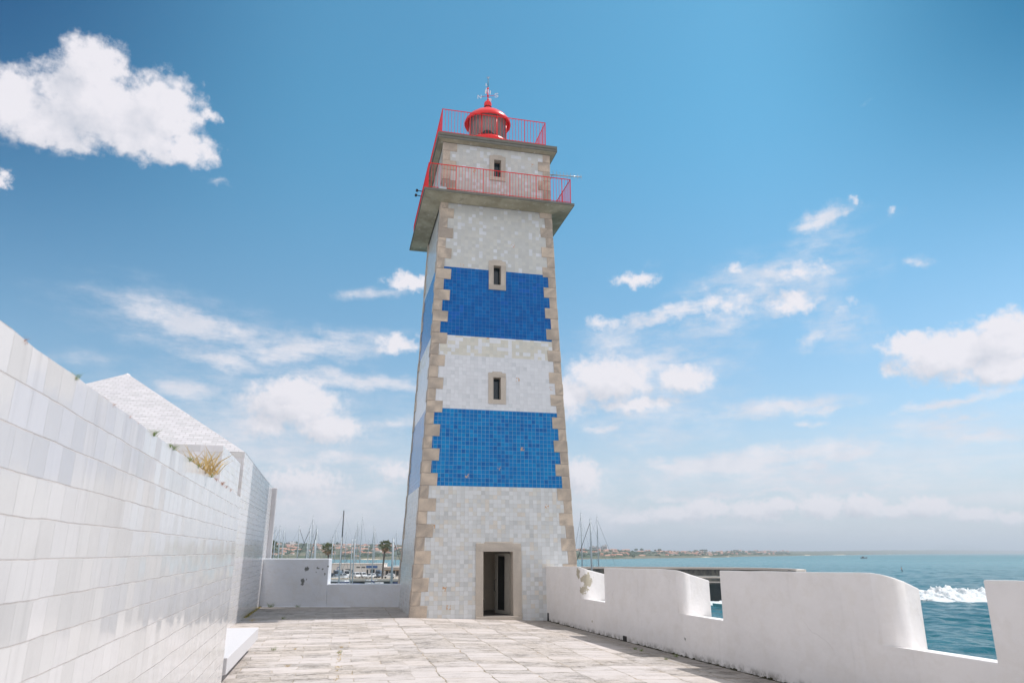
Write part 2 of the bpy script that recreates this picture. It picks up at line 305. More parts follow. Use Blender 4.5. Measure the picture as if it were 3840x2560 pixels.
M['tile_wall'] = tile_mat('tile_wall', [(.40, lin(213, 211, 212)), (.30, lin(206, 204, 204)), (.30, lin(210, 208, 208))], .21, lin(200, 188, 180), .014, .13, .55, rnd_stag=True, height=.1839, warp=.020, streak=.16, grout_amt=.6, row_off=.0468, vjoint=.30)
M['tile_roof'] = tile_mat('tile_roof', [(.6, lin(205, 203, 206)), (.4, lin(197, 196, 198))], .30, lin(160, 152, 150), .018, .35, .2, stagger=.5, height=.15, warp=.01)

def stone_fn(base, dark, var=.35, stain=.5, sc=3.0):
    def fn(t, b, o):
        uv = t('ShaderNodeUVMap').outputs[0]; s = t('ShaderNodeSeparateXYZ', {0: uv})
        p = t('ShaderNodeTexCoord').outputs['Object']
        wn = t('ShaderNodeTexWhiteNoise', {'Vector': uv}, noise_dimensions='2D').outputs['Value']
        n = t.noise(p, sc, 7, .65); n2 = t.noise(p, sc * 6, 5, .6)
        f = t.math('ADD', t.math('MULTIPLY', wn, .8), t.math('MULTIPLY', n, .8))
        c = t.mix(t.ramp(f, .35, 1.15), base, dark)
        c = t.mix(t.math('MULTIPLY', t.ramp(n2, .55, .8), stain), c, tuple(q * .45 for q in dark[:3]) + (1,))
        bp = t('ShaderNodeBump', {'Height': t.math('ADD', n, t.math('MULTIPLY', n2, .5)), 'Distance': .012, 'Strength': .6})
        setp(t, b, color=c, rough=.85, normal=bp.outputs[0])
    return fn
M['quoin'] = mat('quoin_stone', stone_fn(lin(210, 194, 176), lin(160, 150, 140), .35, .35))
M['frame'] = mat('frame_stone', stone_fn(lin(198, 188, 176), lin(174, 166, 156), .3, .25, 4.0))
def conc(t, b, o):
    p = t('ShaderNodeTexCoord').outputs['Object']
    n = t.noise(p, .9, 8, .65); n2 = t.noise(t.vec('MULTIPLY', p, (1, 1, .4)), 3.5, 6, .7)
    c = t.mix(t.ramp(n, .35, .65), lin(176, 170, 150), lin(142, 136, 116))
    c = t.mix(t.ramp(n2, .56, .75), c, lin(206, 202, 188))
    c = t.mix(t.math('MULTIPLY', t.ramp(t.noise(p, 2.0, 5), .55, .75), .5), c, lin(104, 104, 92))
    bp = t('ShaderNodeBump', {'Height': n2, 'Distance': .02, 'Strength': .5})
    setp(t, b, color=c, rough=.9, normal=bp.outputs[0])
M['concrete'] = mat('gallery_concrete', conc)
M['slab_edge'] = plain('slab_edge', lin(112, 112, 104), .85, var=.3, scale=4)
M['deck_bounce'] = plain('pale_deck_bounce', lin(205, 198, 190), .8, var=.1)
M['red'] = plain('red_paint', lin(226, 18, 24), .32, var=.10, scale=8)
M['red_gloss'] = plain('red_gloss', lin(230, 12, 18), .28, var=.05, scale=3, spec=.8)
M['lantern_bounce_disc'] = plain('lantern_bounce_disc', lin(246, 240, 236), .6, var=.03)
M['ceiling_white'] = plain('lantern_ceiling', lin(250, 236, 230), .5, var=.03)
M['white_metal'] = plain('white_metal', lin(225, 226, 230), .4, var=.05)
M['alu'] = plain('aluminium', lin(184, 188, 192), .35, .8, var=.08)
M['mast'] = plain('mast_paint', lin(170, 180, 186), .45, 0.0, var=.06)
M['dark_metal'] = plain('dark_metal', lin(40, 44, 48), .45, .3)
M['black'] = plain('black_paint', lin(24, 26, 30), .5)
M['lens'] = plain('fresnel_lens', lin(92, 88, 78), .15, .4, var=.3, scale=20)
def glassf(t, b, o):
    tr = t('ShaderNodeBsdfTransparent', {0: (.99, .99, .99, 1)}); gl = t('ShaderNodeBsdfGlossy', {0: (1, 1, 1, 1), 'Roughness': .03})
    fr = t('ShaderNodeFresnel', {0: 1.45}); mx = t('ShaderNodeMixShader', {0: fr.outputs[0], 1: tr.outputs[0], 2: gl.outputs[0]}); t.l.new(mx.outputs[0], o.inputs[0])
M['glass'] = mat('clear_glass', glassf)
M['pane'] = plain('dark_window_glass', lin(22, 42, 52), .06, var=.15, scale=5, spec=.6)
M['door_pane'] = plain('door_glass', lin(28, 30, 30), .08, var=.2)
M['door_grey'] = plain('door_frame_paint', lin(150, 146, 138), .5, var=.15)
M['room'] = plain('room_plaster', lin(214, 204, 188), .9, var=.2, scale=1.5)
M['room_floor'] = plain('room_floor', lin(70, 66, 66), .5, var=.3)

def plaster(name, spots, base=lin(231, 228, 227)):
    """limewashed plaster; spots = [(x, y, z, radius, threshold, colour)] where the paint has peeled"""
    def fn(t, b, o):
        p = t('ShaderNodeNewGeometry').outputs['Position']
        n = t.noise(p, .8, 6, .6); n2 = t.noise(t.vec('MULTIPLY', p, (3, 3, .35)), 1.6, 5, .6)
        c = t.mix(t.ramp(n, .35, .7), base, tuple(q * .93 for q in base[:3]) + (1,))
        c = t.mix(t.math('MULTIPLY', t.ramp(n2, .58, .78), .12), c, lin(150, 146, 138))
        n3 = t.noise(p, 2.6, 6, .7); c = t.mix(t.math('MULTIPLY', t.ramp(n3, .48, .60), .14), c, lin(206, 198, 186))      # patched coats
        z = t('ShaderNodeSeparateXYZ', {0: p}).outputs[2]
        # splash-back dirt just above the paving
        dirt = t.math('MULTIPLY', t.ramp(z, -.02, -.20), t.ramp(t.noise(p, 5.0, 6, .7), .38, .62))
        c = t.mix(t.math('MULTIPLY', dirt, .75), c, lin(96, 92, 80))
        fl = t.math('MULTIPLY', t.ramp(t.noise(t.vec('MULTIPLY', p, (7, 7, 2.5)), 2.0, 6, .7), .68, .74), .55)
        c = t.mix(t.math('MULTIPLY', fl, t.ramp(z, .9, -.1)), c, lin(120, 116, 110))
        crack = t('ShaderNodeTexVoronoi', {'Vector': t.vec('ADD', p, t.vec('MULTIPLY', t('ShaderNodeTexNoise', {'Vector': p, 'Scale': 2.5, 'Detail': 5}).outputs['Color'], (.5, .5, .5))), 'Scale': .42}, feature='DISTANCE_TO_EDGE').outputs['Distance']
        ck = t.math('MULTIPLY', t.ramp(crack, .0028, .0008), t.ramp(t.noise(p, .55, 3), .56, .64)); c = t.mix(t.math('MULTIPLY', ck, .3), c, lin(120, 112, 104))
        wob = t.noise(p, 7.0, 6, .62)
        for x, y, zz, r, th, cc in spots:
            d = t('ShaderNodeVectorMath', {0: t.vec('SUBTRACT', p, (x, y, zz))}, operation='LENGTH').outputs['Value']
            k = t.ramp(t.math('ADD', t.math('SUBTRACT', 1.0, t.math('DIVIDE', d, r)), t.math('MULTIPLY', t.math('SUBTRACT', wob, .5), 2.2)), th, th + .05)
            k = t.math('MULTIPLY', k, t.math('LESS_THAN', d, r * 1.5)); c = t.mix(k, c, cc)
        bp = t('ShaderNodeBump', {'Height': t.math('ADD', t.noise(p, 3.0, 4), t.math('ADD', t.math('MULTIPLY', t.noise(p, 40.0, 3), .12), t.math('MULTIPLY', t.noise(t.vec('MULTIPLY', p, (1, 1, 1.6)), 1.1, 3), 2.2))), 'Distance': .022, 'Strength': .55})
        setp(t, b, color=c, rough=.75, normal=bp.outputs[0])
    return mat(name, fn)

def paving(t, b, o):
    p0 = t('ShaderNodeUVMap').outputs[0]
    wob = t.vec('MULTIPLY', t.vec('SUBTRACT', t('ShaderNodeTexNoise', {'Vector': p0, 'Scale': 1.1, 'Detail': 4, 'Roughness': .6}).outputs['Color'], (.5, .5, .5)), (.26, .17, 0))
    wob2 = t.vec('MULTIPLY', t.vec('SUBTRACT', t('ShaderNodeTexNoise', {'Vector': p0, 'Scale': 9, 'Detail': 3}).outputs['Color'], (.5, .5, .5)), (.03, .03, 0))
    p = t.vec('ADD', t.vec('ADD', p0, wob), wob2)
    s = t('ShaderNodeSeparateXYZ', {0: p}); u, v = s.outputs[0], s.outputs[1]
    sw = t('ShaderNodeCombineXYZ', {0: v, 1: u}).outputs[0]
    br = t('ShaderNodeTexBrick', {'Vector': sw, 'Color1': (0, 0, 0, 1), 'Color2': (1, 1, 1, 1), 'Mortar': (.5, .5, .5, 1), 'Scale': 1.0, 'Mortar Size': .016, 'Mortar Smooth': .3, 'Brick Width': .70, 'Row Height': .92}, offset=.37, squash=.62, squash_frequency=3)
    br2 = t('ShaderNodeTexBrick', {'Vector': p, 'Color1': (0, 0, 0, 1), 'Color2': (1, 1, 1, 1), 'Scale': 1.0, 'Mortar Size': .011, 'Mortar Smooth': .3, 'Brick Width': 1.05, 'Row Height': .40}, offset=.43)
    zone = t.ramp(t.noise(p0, .22, 2), .49, .51)           # some areas are laid in long narrow slabs
    zone = t.math('MAXIMUM', t.math('LESS_THAN', u, -4.2), t.math('MULTIPLY', zone, 0.0))
    joint = t.mix(zone, br.outputs['Fac'], br2.outputs['Fac']); rnd = t.mix(zone, br.outputs['Color'], br2.outputs['Color'])
    jf = t('ShaderNodeSeparateColor', {0: joint}).outputs[0]; rf = t('ShaderNodeSeparateColor', {0: rnd}).outputs[0]
    st = t.noise(t.vec('MULTIPLY', p0, (1.6, 9.0, 1)), 1.0, 9, .72); st2 = t.noise(t.vec('MULTIPLY', p0, (3.0, 22.0, 1)), 1.0, 8, .7)
    big = t.noise(p0, .5, 4, .6); fine = t.noise(p0, 28.0, 5, .7)
    c = t.mix(rf, lin(203, 195, 191), lin(189, 182, 178))
    c = t.mix(t.math('MULTIPLY', t.ramp(big, .42, .65), .8), c, lin(198, 188, 180))
    s0 = t('ShaderNodeSeparateXYZ', {0: p0}); u0, v0 = s0.outputs[0], s0.outputs[1]
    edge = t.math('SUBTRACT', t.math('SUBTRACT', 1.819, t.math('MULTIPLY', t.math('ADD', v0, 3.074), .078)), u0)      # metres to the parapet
    ground_dark = t.math('MAXIMUM', t.ramp(t.math('ADD', edge, t.math('MULTIPLY', big, .9)), 1.75, .85), t.math('MULTIPLY', t.ramp(v0, -3.6, -2.4), t.math('MULTIPLY', t.math('LESS_THAN', u0, -2.8), .45)))   # old dirt along the gutter; also darker left of the tower
    # some stones are smooth and pale, others rough, pitted and mottled with lichen
    rough_stone = t.ramp(t.math('ADD', t.math('ADD', t.math('MULTIPLY', rf, .42), t.math('MULTIPLY', big, .80)), t.math('MULTIPLY', ground_dark, .30)), .50, .70, .12, 1.0)
    mott = t.noise(t.vec('MULTIPLY', p0, (5.5, 15.0, 1)), 1.0, 9, .72)
    mott2 = t.noise(t.vec('MULTIPLY', p0, (14.0, 40.0, 1)), 1.0, 6, .7)
    wear = t.math('MULTIPLY', t.ramp(t.math('ADD', t.math('MULTIPLY', mott, .6), t.math('MULTIPLY', mott2, .4)), .43, .60), t.math('MULTIPLY', rough_stone, .80))
    c = t.mix(wear, c, lin(150, 141, 129))
    fis = t.math('MULTIPLY', t.ramp(t.math('ABSOLUTE', t.math('SUBTRACT', st2, .5)), .028, .005), t.ramp(t.noise(t.vec('MULTIPLY', p0, (1.2, 2.4, 1)), 1.3, 4, .6), .46, .62))
    pits = t.math('MAXIMUM', t.math('MULTIPLY', fis, t.math('ADD', rough_stone, .15, clamp=True)), t.math('MULTIPLY', t.ramp(t.math('ADD', t.math('MULTIPLY', mott, .5), t.math('MULTIPLY', mott2, .5)), .555, .635), rough_stone))
    pits = t.math('MULTIPLY', pits, .88)
    c = t.mix(pits, c, lin(82, 75, 64))
    c = t.mix(t.math('MULTIPLY', ground_dark, .50), c, lin(110, 107, 100))
    c = t.mix(t.math('MULTIPLY', t.ramp(fine, .55, .75), .25), c, lin(150, 140, 126))
    jc = t.mix(t.ramp(t.noise(p0, 1.3, 4), .4, .62), lin(168, 148, 118), lin(118, 110, 88))
    jm = t.math('MULTIPLY', jf, t.ramp(t.noise(p0, 2.2, 5, .7), .36, .62, .15, .9))
    c = t.mix(jm, c, jc)
    gut = t.math('MULTIPLY', t.ramp(t('ShaderNodeSeparateXYZ', {0: p0}).outputs[0], 0.0, .001), 0.0)
    h = t.math('SUBTRACT', t.math('MULTIPLY', t.noise(p0, 5.0, 6), .010), t.math('ADD', t.math('MULTIPLY', jm, .014), t.math('MULTIPLY', pits, .008)))
    bp = t('ShaderNodeBump', {'Height': h, 'Distance': 1.0, 'Strength': .9})
    setp(t, b, color=c, rough=.82, normal=bp.outputs[0])
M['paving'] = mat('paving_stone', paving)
M['moss'] = plain('dark_moss', lin(58, 56, 40), .95, var=.5, scale=18)
M['gutter'] = plain('gutter_stone', lin(120, 116, 104), .9, var=.4, scale=5)
M['rough_stone'] = plain('fort_stone', lin(170, 158, 140), .9, var=.3, scale=1.2)
M['green'] = plain('weed_green', lin(104, 124, 52), .7, var=.3, scale=30)
M['straw'] = plain('dry_straw', lin(196, 170, 116), .8, var=.3, scale=30)
M['rust_weed'] = plain('rust_weed', lin(168, 116, 88), .8, var=.3, scale=30)
M['bench'] = plain('bench_paint', lin(208, 206, 208), .5, var=.03, scale=3)

# ================================================================== setting: terrace, sea, land
def slope_z(u): return -0.037 * max(0.0, u + 3.06)        # the paving falls gently to the gutter on the right
PW_S0 = Vector((1.277, 27.61, -.181)); PW_D = Vector((0.3027, -0.9531, 0)).normalized(); PW_N = Vector((-PW_D.y, PW_D.x, 0))   # right parapet: start, direction towards the camera, outward
def pw(s, t=0.0, z=0.0):
    p = PW_S0 + PW_D * s + PW_N * t; return Vector((p.x, p.y, z))

def build_terrace():
    mb = MB()
    us = [-24, -9, -6, -3.06, -2, -1, 0, 1, 2, 3, 4, 5, 6.2]; vs = [-44, -36, -30, -26, -22, -18, -14, -10, -6, -3, 0, 4.6]
    for a, b in zip(us, us[1:]):
        for c, d in zip(vs, vs[1:]):
            q = [(a, c), (b, c), (b, d), (a, d)]
            mb.face([tw(u, v, slope_z(u)) for u, v in q], 0, q)
    # the fort's outer walls down to the rocks
    ring = [(-24, -44), (6.2, -44), (6.2, 4.6), (-24, 4.6)]
    for (a, c), (b, d) in zip(ring, ring[1:] + ring[:1]):
        mb.face([tw(a, c, -9.5), tw(b, d, -9.5), tw(b, d, slope_z(b)), tw(a, c, slope_z(a))], 1)
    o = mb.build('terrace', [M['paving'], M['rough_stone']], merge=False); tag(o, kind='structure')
build_terrace()

# ================================================================== lighthouse
A0, A1, Z1 = 3.0617, 2.3657, 16.344
def hw(z):
    t = z / Z1; return A0 + (A1 - A0) * t + .055 * ((2 * t - 1) ** 2 - .45) * (1 if t < 1 else 0)
GZ = 16.47          # top of the lower gallery slab
UZ = 19.476         # top of the upper slab
UH = 2.36
lh = empty('lighthouse', T0, TH, label='square battered lighthouse tower with blue and white tile bands and red lantern', cat='lighthouse')
def fp(u, z, d=0.0):
    h = hw(z) if z <= Z1 else UH; return Vector((u, -h - d, z))
OPEN = [(-.53, .57, 0.0, 2.21), (-.15, .15, 7.89, 8.79), (-.145, .165, 12.73, 13.60), (-.145, .165, 17.77, 18.60)]
def band(name, z0, z1, m, label=None, half=None):
    h = half or hw
    holes = [o for o in OPEN if o[3] > z0 and o[2] < z1]
    zs = sorted(set([z0, z1] + [z for o in holes for z in o[2:] if z0 < z < z1] + [z0 + (z1 - z0) * k / 4 for k in range(1, 4)]))
    mb = MB()
    for a, b in zip(zs, zs[1:]):
        cuts = sorted([(o[0], o[1]) for o in holes if o[2] <= a + 1e-6 and o[3] >= b - 1e-6])
        xs = [None] + [c for k in cuts for c in k] + [None]
        for k in range(0, len(xs), 2):
            l, r = xs[k], xs[k + 1]
            P = [(-h(a) if l is None else l, a), (h(a) if r is None else r, a), (h(b) if r is None else r, b), (-h(b) if l is None else l, b)]
            mb.face([(u, -h(z), z) for u, z in P], 0, P)
        for s in range(1, 4):
            c, sn = [(0, 1), (-1, 0), (0, -1)][s - 1]
            P = [(-h(a), a), (h(a), a), (h(b), b), (-h(b), b)]
            mb.face([Matrix.Rotation(s * math.pi / 2, 3, 'Z') @ Vector((u, -h(z), z)) for u, z in P], 0, [(u + 40 * s, z) for u, z in P])
    o = mb.build(name, m, lh)
    if label: o['label'] = label
    return o
band('tile_band', -.6, 4.525, M['tile_low'], 'lowest band of white and grey tiles')
band('tile_band', 4.525, 7.46, M['tile_blue'], 'lower blue tile band')
band('tile_band', 7.46, 9.62, M['tile_mid'], 'plain white tile band')
band('tile_band', 9.62, 10.425, M['tile_mid_cream'], 'cream and white patched tile band')
band('tile_band', 10.425, 13.365, M['tile_blue_top'], 'upper dark blue tile band')
band('tile_band', 13.365, Z1, M['tile_top'], 'grey white patched tile band below the gallery')
band('tile_band', GZ - .02, UZ - .32, M['tile_top'], 'grey white tiled top storey', half=lambda z: UH)

def quoins(sx, sy, z_lo, z_hi, half, start):
    mb = MB(); k = 0; z = start
    rot = Matrix.Rotation({(-1, -1): 0, (1, -1): 1, (1, 1): 2, (-1, 1): 3}[(sx, sy)] * math.pi / 2, 3, 'Z')
    while z < z_hi - .1:
        a, b = max(z, z_lo), min(z + .46, z_hi) - .008
        lng = k % 2 == (1 if (sx, sy) in ((-1, -1), (1, 1)) or True else 0)
        f = (.56 + random.uniform(-.02, .03)) if lng else (.30 + random.uniform(-.02, .02)); sd_ = .30 if lng else .52
        pr = .026 + random.uniform(-.008, .010)
        def ring(zz):
            h = half(zz); return [(-h - pr, -h - pr), (-h + f, -h - pr), (-h + f, -h + .08), (-h + .08, -h + .08), (-h + .08, -h + sd_), (-h - pr, -h + sd_)]
        ra, rb = ring(a), ring(b); uv = (random.random() * 9, random.random() * 9)
        lo = [rot @ Vector((x, y, a)) for x, y in ra]; hi = [rot @ Vector((x, y, b)) for x, y in rb]
        for i in range(6):
            j = (i + 1) % 6; mb.face([lo[i], lo[j], hi[j], hi[i]], 0, [uv] * 4)
        mb.face(hi, 0, [uv] * 6); mb.face(lo[::-1], 0, [uv] * 6)
        z += .46; k += 1
    mb.build('quoin_stones', M['quoin'], lh, bevel=.012)
for sx, sy in ((-1, -1), (1, -1), (1, 1), (-1, 1)):
    quoins(sx, sy, -.5, Z1, hw, -.53)
    quoins(sx, sy, GZ, UZ - .33, lambda z: UH, GZ)

def window(u0, u1, z0, z1, fu, fz0, fz1, top=True):
    """stone surround standing 3 cm proud, reveal, glass at the back, sill"""
    mb = MB(); d = .035; uvs = lambda: (random.random() * 5, random.random() * 5)
    def block(a, b, c, e, bump=0.0):
        uv = uvs(); P = [(a, c), (b, c), (b, e), (a, e)]
        if bump: P = [(a, c), (b, c), (b, e), (b - .13, e), (b - .17, e + bump), (a + .17, e + bump), (a + .13, e), (a, e)]
        fr = [fp(u, z, d) for u, z in P]; bk = [fp(u, z, -.12) for u, z in P]; n = len(P)
        mb.face(fr, 0, [uv] * n); mb.face(bk[::-1], 0, [uv] * n)
        for i in range(n): mb.face([fr[(i + 1) % n], fr[i], bk[i], bk[(i + 1) % n]], 0, [uv] * 4)
    c = (u0 + u1) / 2
    block(c - fu, u0, z0, z1); block(u1, c + fu, z0, z1)
    block(c - fu, c + fu, z1, fz1 - (.05 if top else 0), .05 if top else 0)
    w = mb.build('window_frame', M['frame'], lh, bevel=.008)
    mb = MB(); uv = uvs(); a, b = c - fu, c + fu
    P = [fp(a, fz0, d + .01), fp(b, fz0, d + .01), fp(b, z0, d + .01), fp(a, z0, d + .01)]; Q = [fp(a, fz0, -.3), fp(b, fz0, -.3), fp(b, z0, -.3), fp(a, z0, -.3)]
    mb.face(P, 0, [uv] * 4); 
    for i in range(4): mb.face([P[(i + 1) % 4], P[i], Q[i], Q[(i + 1) % 4]], 0, [uv] * 4)
    mb.build('window_sill', M['frame'], w)
    mb = MB()
    for (p, q) in (((u0, z0), (u0, z1)), ((u0, z1), (u1, z1)), ((u1, z1), (u1, z0))):
        mb.face([fp(*p, -.1), fp(*q, -.1), fp(*q, -.36), fp(*p, -.36)], 0)
    mb.build('window_reveal', M['frame'], w)
    mb = MB(); mb.face([fp(u0 - .03, z0 - .03, -.27), fp(u1 + .03, z0 - .03, -.27), fp(u1 + .03, z1 + .03, -.27), fp(u0 - .03, z1 + .03, -.27)]); mb.build('window_pane', M['pane'], w)
window(*OPEN[1], .35, 7.72, 9.02); window(*OPEN[2], .36, 12.51, 13.85); window(*OPEN[3], .36, 17.60, 18.84)

def doorway():
    u0, u1, z0, z1 = OPEN[0]; mb = MB(); d = .05
    def block(P, back=.42):
        uv = (random.random() * 5, random.random() * 5); n = len(P)
        fr = [fp(u, z, d) for u, z in P]; bk = [fp(u, z, -back) for u, z in P]
        mb.face(fr, 0, [uv] * n)
        for i in range(n): mb.face([fr[(i + 1) % n], fr[i], bk[i], bk[(i + 1) % n]], 0, [uv] * 4)
    block([(-.80, 0.0), (u0, 0.0), (u0, z1), (-.80, z1)])
    block([(u1, 0.0), (.88, 0.0), (.88, z1), (u1, z1)])
    block([(-.80, z1), (.88, z1), (.88, 2.49), (.60, 2.49), (.56, 2.545), (-.46, 2.545), (-.50, 2.49), (-.80, 2.49)])
    f = mb.build('door_frame', M['frame'], lh, bevel=.012)
    mb = MB(); mb.box(-.80, .88, -A0 - .12, -A0 + .45, -.4, -.004); mb.build('door_sill', M['frame'], f, bevel=.012)
    # room behind
    mb = MB(); x0, x1, y0, y1, a, b = -1.3, 1.4, -2.62, -.3, -.002, 2.6
    P = lambda x, y, z: (x, y, z)
    mb.face([P(x0, y1, a), P(x1, y1, a), P(x1, y1, b), P(x0, y1, b)]); mb.face([P(x0, y0, a), P(x0, y1, a), P(x0, y1, b), P(x0, y0, b)])
    mb.face([P(x1, y0, a), P(x1, y1, a), P(x1, y1, b), P(x1, y0, b)]); mb.face([P(x0, y0, b), P(x1, y0, b), P(x1, y1, b), P(x0, y1, b)])
    mb.face([P(x0, y0, a), P(x1, y0, a), P(x1, y1, a), P(x0, y1, a)], 1)
    for a0, a1, c0, c1 in ((x0, u0, a, b), (u1, x1, a, b), (u0, u1, z1, b)): mb.face([P(a0, y0, c0), P(a1, y0, c0), P(a1, y0, c1), P(a0, y0, c1)])
    mb.build('entrance_room', [M['room'], M['room_floor']], lh)
    # glazed door leaf swung inwards on the right jamb
    h = empty('door', (0, 0, 0)); h.parent = lh; h.location = (u1 - .03, -2.68, .02); h.rotation_euler.z = R(113); h['label'] = 'glazed grey door leaf swung open into the tower'
    W, H = .92, 2.12
    def leafpart(name, boxes, m):
        mb = MB()
        for b_ in boxes: mb.box(*b_)
        return mb.build(name, m, h)
    leafpart('door_rail', [(0, W, -.03, .03, 0, .12), (0, W, -.03, .03, H - .1, H), (0, .30, -.03, .03, .12, H - .1), (W - .16, W, -.03, .03, .12, H - .1)], M['door_grey'])
    leafpart('door_glass', [(.30, W - .16, -.006, .006, .12, H - .1)], M['door_pane'])
    mb = MB(); mb.tube([(W - .05, .03, .75), (W - .05, .09, .78), (W - .05, .09, 1.15), (W - .05, .03, 1.18)], .012, 6); mb.build('door_handle', M['dark_metal'], h)
doorway()

# galleries
def gallery(z_top, half, th, soffit, wall, name, mats):
    mb = MB()
    mb.box(-half, half, -half, half, z_top - th, z_top, 1)
    a, b = half - .04, wall
    for s in range(4):
        r = Matrix.Rotation(s * math.pi / 2, 3, 'Z')
        prof = [(a, z_top - th), (a, z_top - th - .02), (a - (a - b) * .55, z_top - th - soffit * .55), (b + .02, z_top - th - soffit)]
        for (h0, c0), (h1, c1) in zip(prof, prof[1:]):
            mb.face([r @ Vector(p) for p in ((h0, -h0, c0), (-h0, -h0, c0), (-h1, -h1, c1), (h1, -h1, c1))], 0)
    return mb.build(name, mats, lh)
gallery(GZ, 3.208, .10, .10, hw(16.2), 'gallery_slab', [M['concrete'], M['slab_edge']])['label'] = 'wide lower gallery slab with stained concrete soffit'
mb = MB(); mb.box(-2.65, 2.65, -2.65, 2.65, UZ - .13, UZ, 0); mb.box(-2.56, 2.56, -2.56, 2.56, UZ - .155, UZ - .13, 0)
mb.box(-2.6, 2.6, -2.6, 2.6, UZ, UZ + .004, 1); mb.build('roof_slab', [M['slab_edge'], M['deck_bounce']], lh)['label'] = 'thin dark top slab under the lantern'  # unseen pale sheet on top, added to bounce sun up into the lantern
gallery(UZ - .155, 2.65, .11, .05, UH, 'gallery_slab', [M['concrete'], M['slab_edge']])['label'] = 'upper slab with grey soffit'

def railing(x0, x1, y0, y1, z, h, gap, label):
    r = MB(); pts = [(x0, y0), (x1, y0), (x1, y1), (x0, y1)]; posts = []; bars = []
    r_ = lambda a, b: r.box(min(a[0], b[0]) - .014, max(a[0], b[0]) + .014, min(a[1], b[1]) - .014, max(a[1], b[1]) + .014, z + h - .028, z + h)
    for a, b in zip(pts, pts[1:] + pts[:1]):
        r_(a, b)
        L = math.hypot(b[0] - a[0], b[1] - a[1]); n = round(L / gap)
        r.box(min(a[0], b[0]) - .01, max(a[0], b[0]) + .01, min(a[1], b[1]) - .01, max(a[1], b[1]) + .01, z + .07, z + .09)
        for k in range(n):
            p = (a[0] + (b[0] - a[0]) * k / n, a[1] + (b[1] - a[1]) * k / n)
            (posts if k % 9 == 0 else bars).append(p)
    top = r.build('railing', M['red'], lh); top['label'] = label
    b = MB()
    for x, y in bars: b.box(x - .0065, x + .0065, y - .0065, y + .0065, z, z + h - .03)
    o = b.build('railing_bars', M['red'], top); o['kind'] = 'stuff'
    p0 = None
    for x, y in posts:
        if p0 is None:
            m_ = MB(); m_.box(-.014, .014, -.014, .014, 0, h - .03); p0 = m_.build('railing_post', M['red'], top); p0.location = (x, y, z)
        else:
            c = p0.copy(); col.objects.link(c); c.parent = top; c.location = (x, y, z)
railing(-3.05, 3.07, -3.12, 3.05, GZ, 1.18, .128, 'red railing of the wide lower gallery')
railing(-2.49, 2.14, -2.55, 2.30, UZ, 1.20, .135, 'red railing round the lantern')

# lantern
mb = MB(); mb.lathe([(.97, UZ), (.97, UZ + 1.15), (1.0, UZ + 1.17), (1.0, UZ + 1.27), (.93, UZ + 1.28)], 40, cap=False); mb.build('lantern_base', M['red_gloss'], lh)
GB, GT = UZ + 1.27, 21.93
mb = MB(); mb.lathe([(.90, GB), (.90, GT)], 40, cap=False)
o = mb.build('lantern_glass', M['glass'], lh)
for k in range(8):
    a = 2 * math.pi * (k + .35) / 8; mb = MB(); mb.tube([(.92 * math.cos(a), .92 * math.sin(a), GB), (.92 * math.cos(a), .92 * math.sin(a), GT)], .02, 6)
    mb.build('glazing_bar', M['red_gloss'], lh)
mb = MB(); mb.lathe([(.89, 21.91), (1.06, 21.82), (1.10, 21.80), (1.115, 21.86), (1.08, 21.98), (.95, 22.16), (.74, 22.34), (.47, 22.53), (.22, 22.66), (.14, 22.70), (.13, 22.78)], 48, cap=False)
dome = mb.build('lantern_roof', M['red_gloss'], lh)
mb = MB(); mb.lathe([(.01, GB - .002), (.955, GB - .002)], 40); mb.build('lantern_bounce_disc', M['lantern_bounce_disc'], lh)  # unseen pale disc added to reflect sunlight onto the lantern ceiling
mb = MB(); mb.lathe([(.90, 21.90), (.86, 21.97), (.70, 22.06), (.4, 22.12), (.01, 22.14)], 40); mb.build('lantern_ceiling', M['ceiling_white'], lh)
mb = MB(); mb.lathe([(.13, 22.70), (.135, 22.79), (.168, 22.86), (.188, 22.96), (.172, 23.07), (.12, 23.15), (.03, 23.18), (.02, 23.24)], 24); ball = mb.build('ball_vent', M['red_gloss'], dome)
mb = MB()
for k in range(12):
    a = 2 * math.pi * k / 12; mb.box(.168, .182, -.014, .014, 22.83, 22.86, M=Matrix.Rotation(a, 4, 'Z'))
mb.lathe([(.174, 22.815), (.176, 22.825), (.174, 22.83)], 16)
mb.build('vent_holes', M['black'], dome)
mb = MB(); mb.lathe([(.20, GB - .02), (.32, GB + .05), (.36, GB + .2), (.36, GB + .42), (.30, GB + .55), (.22, GB + .68), (.12, GB + .76), (.02, GB + .78)], 24, smooth=False); lens = mb.build('lens', M['lens'], lh)
mb = MB()
for k in range(7): r_ = [.34, .37, .38, .37, .33, .27, .18][k]; z = GB + .10 + .1 * k; mb.lathe([(r_, z), (r_ + .02, z + .015), (r_, z + .03)], 24)
mb.build('lens_rings', M['dark_metal'], lens)
mb = MB(); mb.lathe([(.3, UZ + .5), (.3, GB)], 16); mb.build('lens_pedestal', M['red_gloss'], lens)
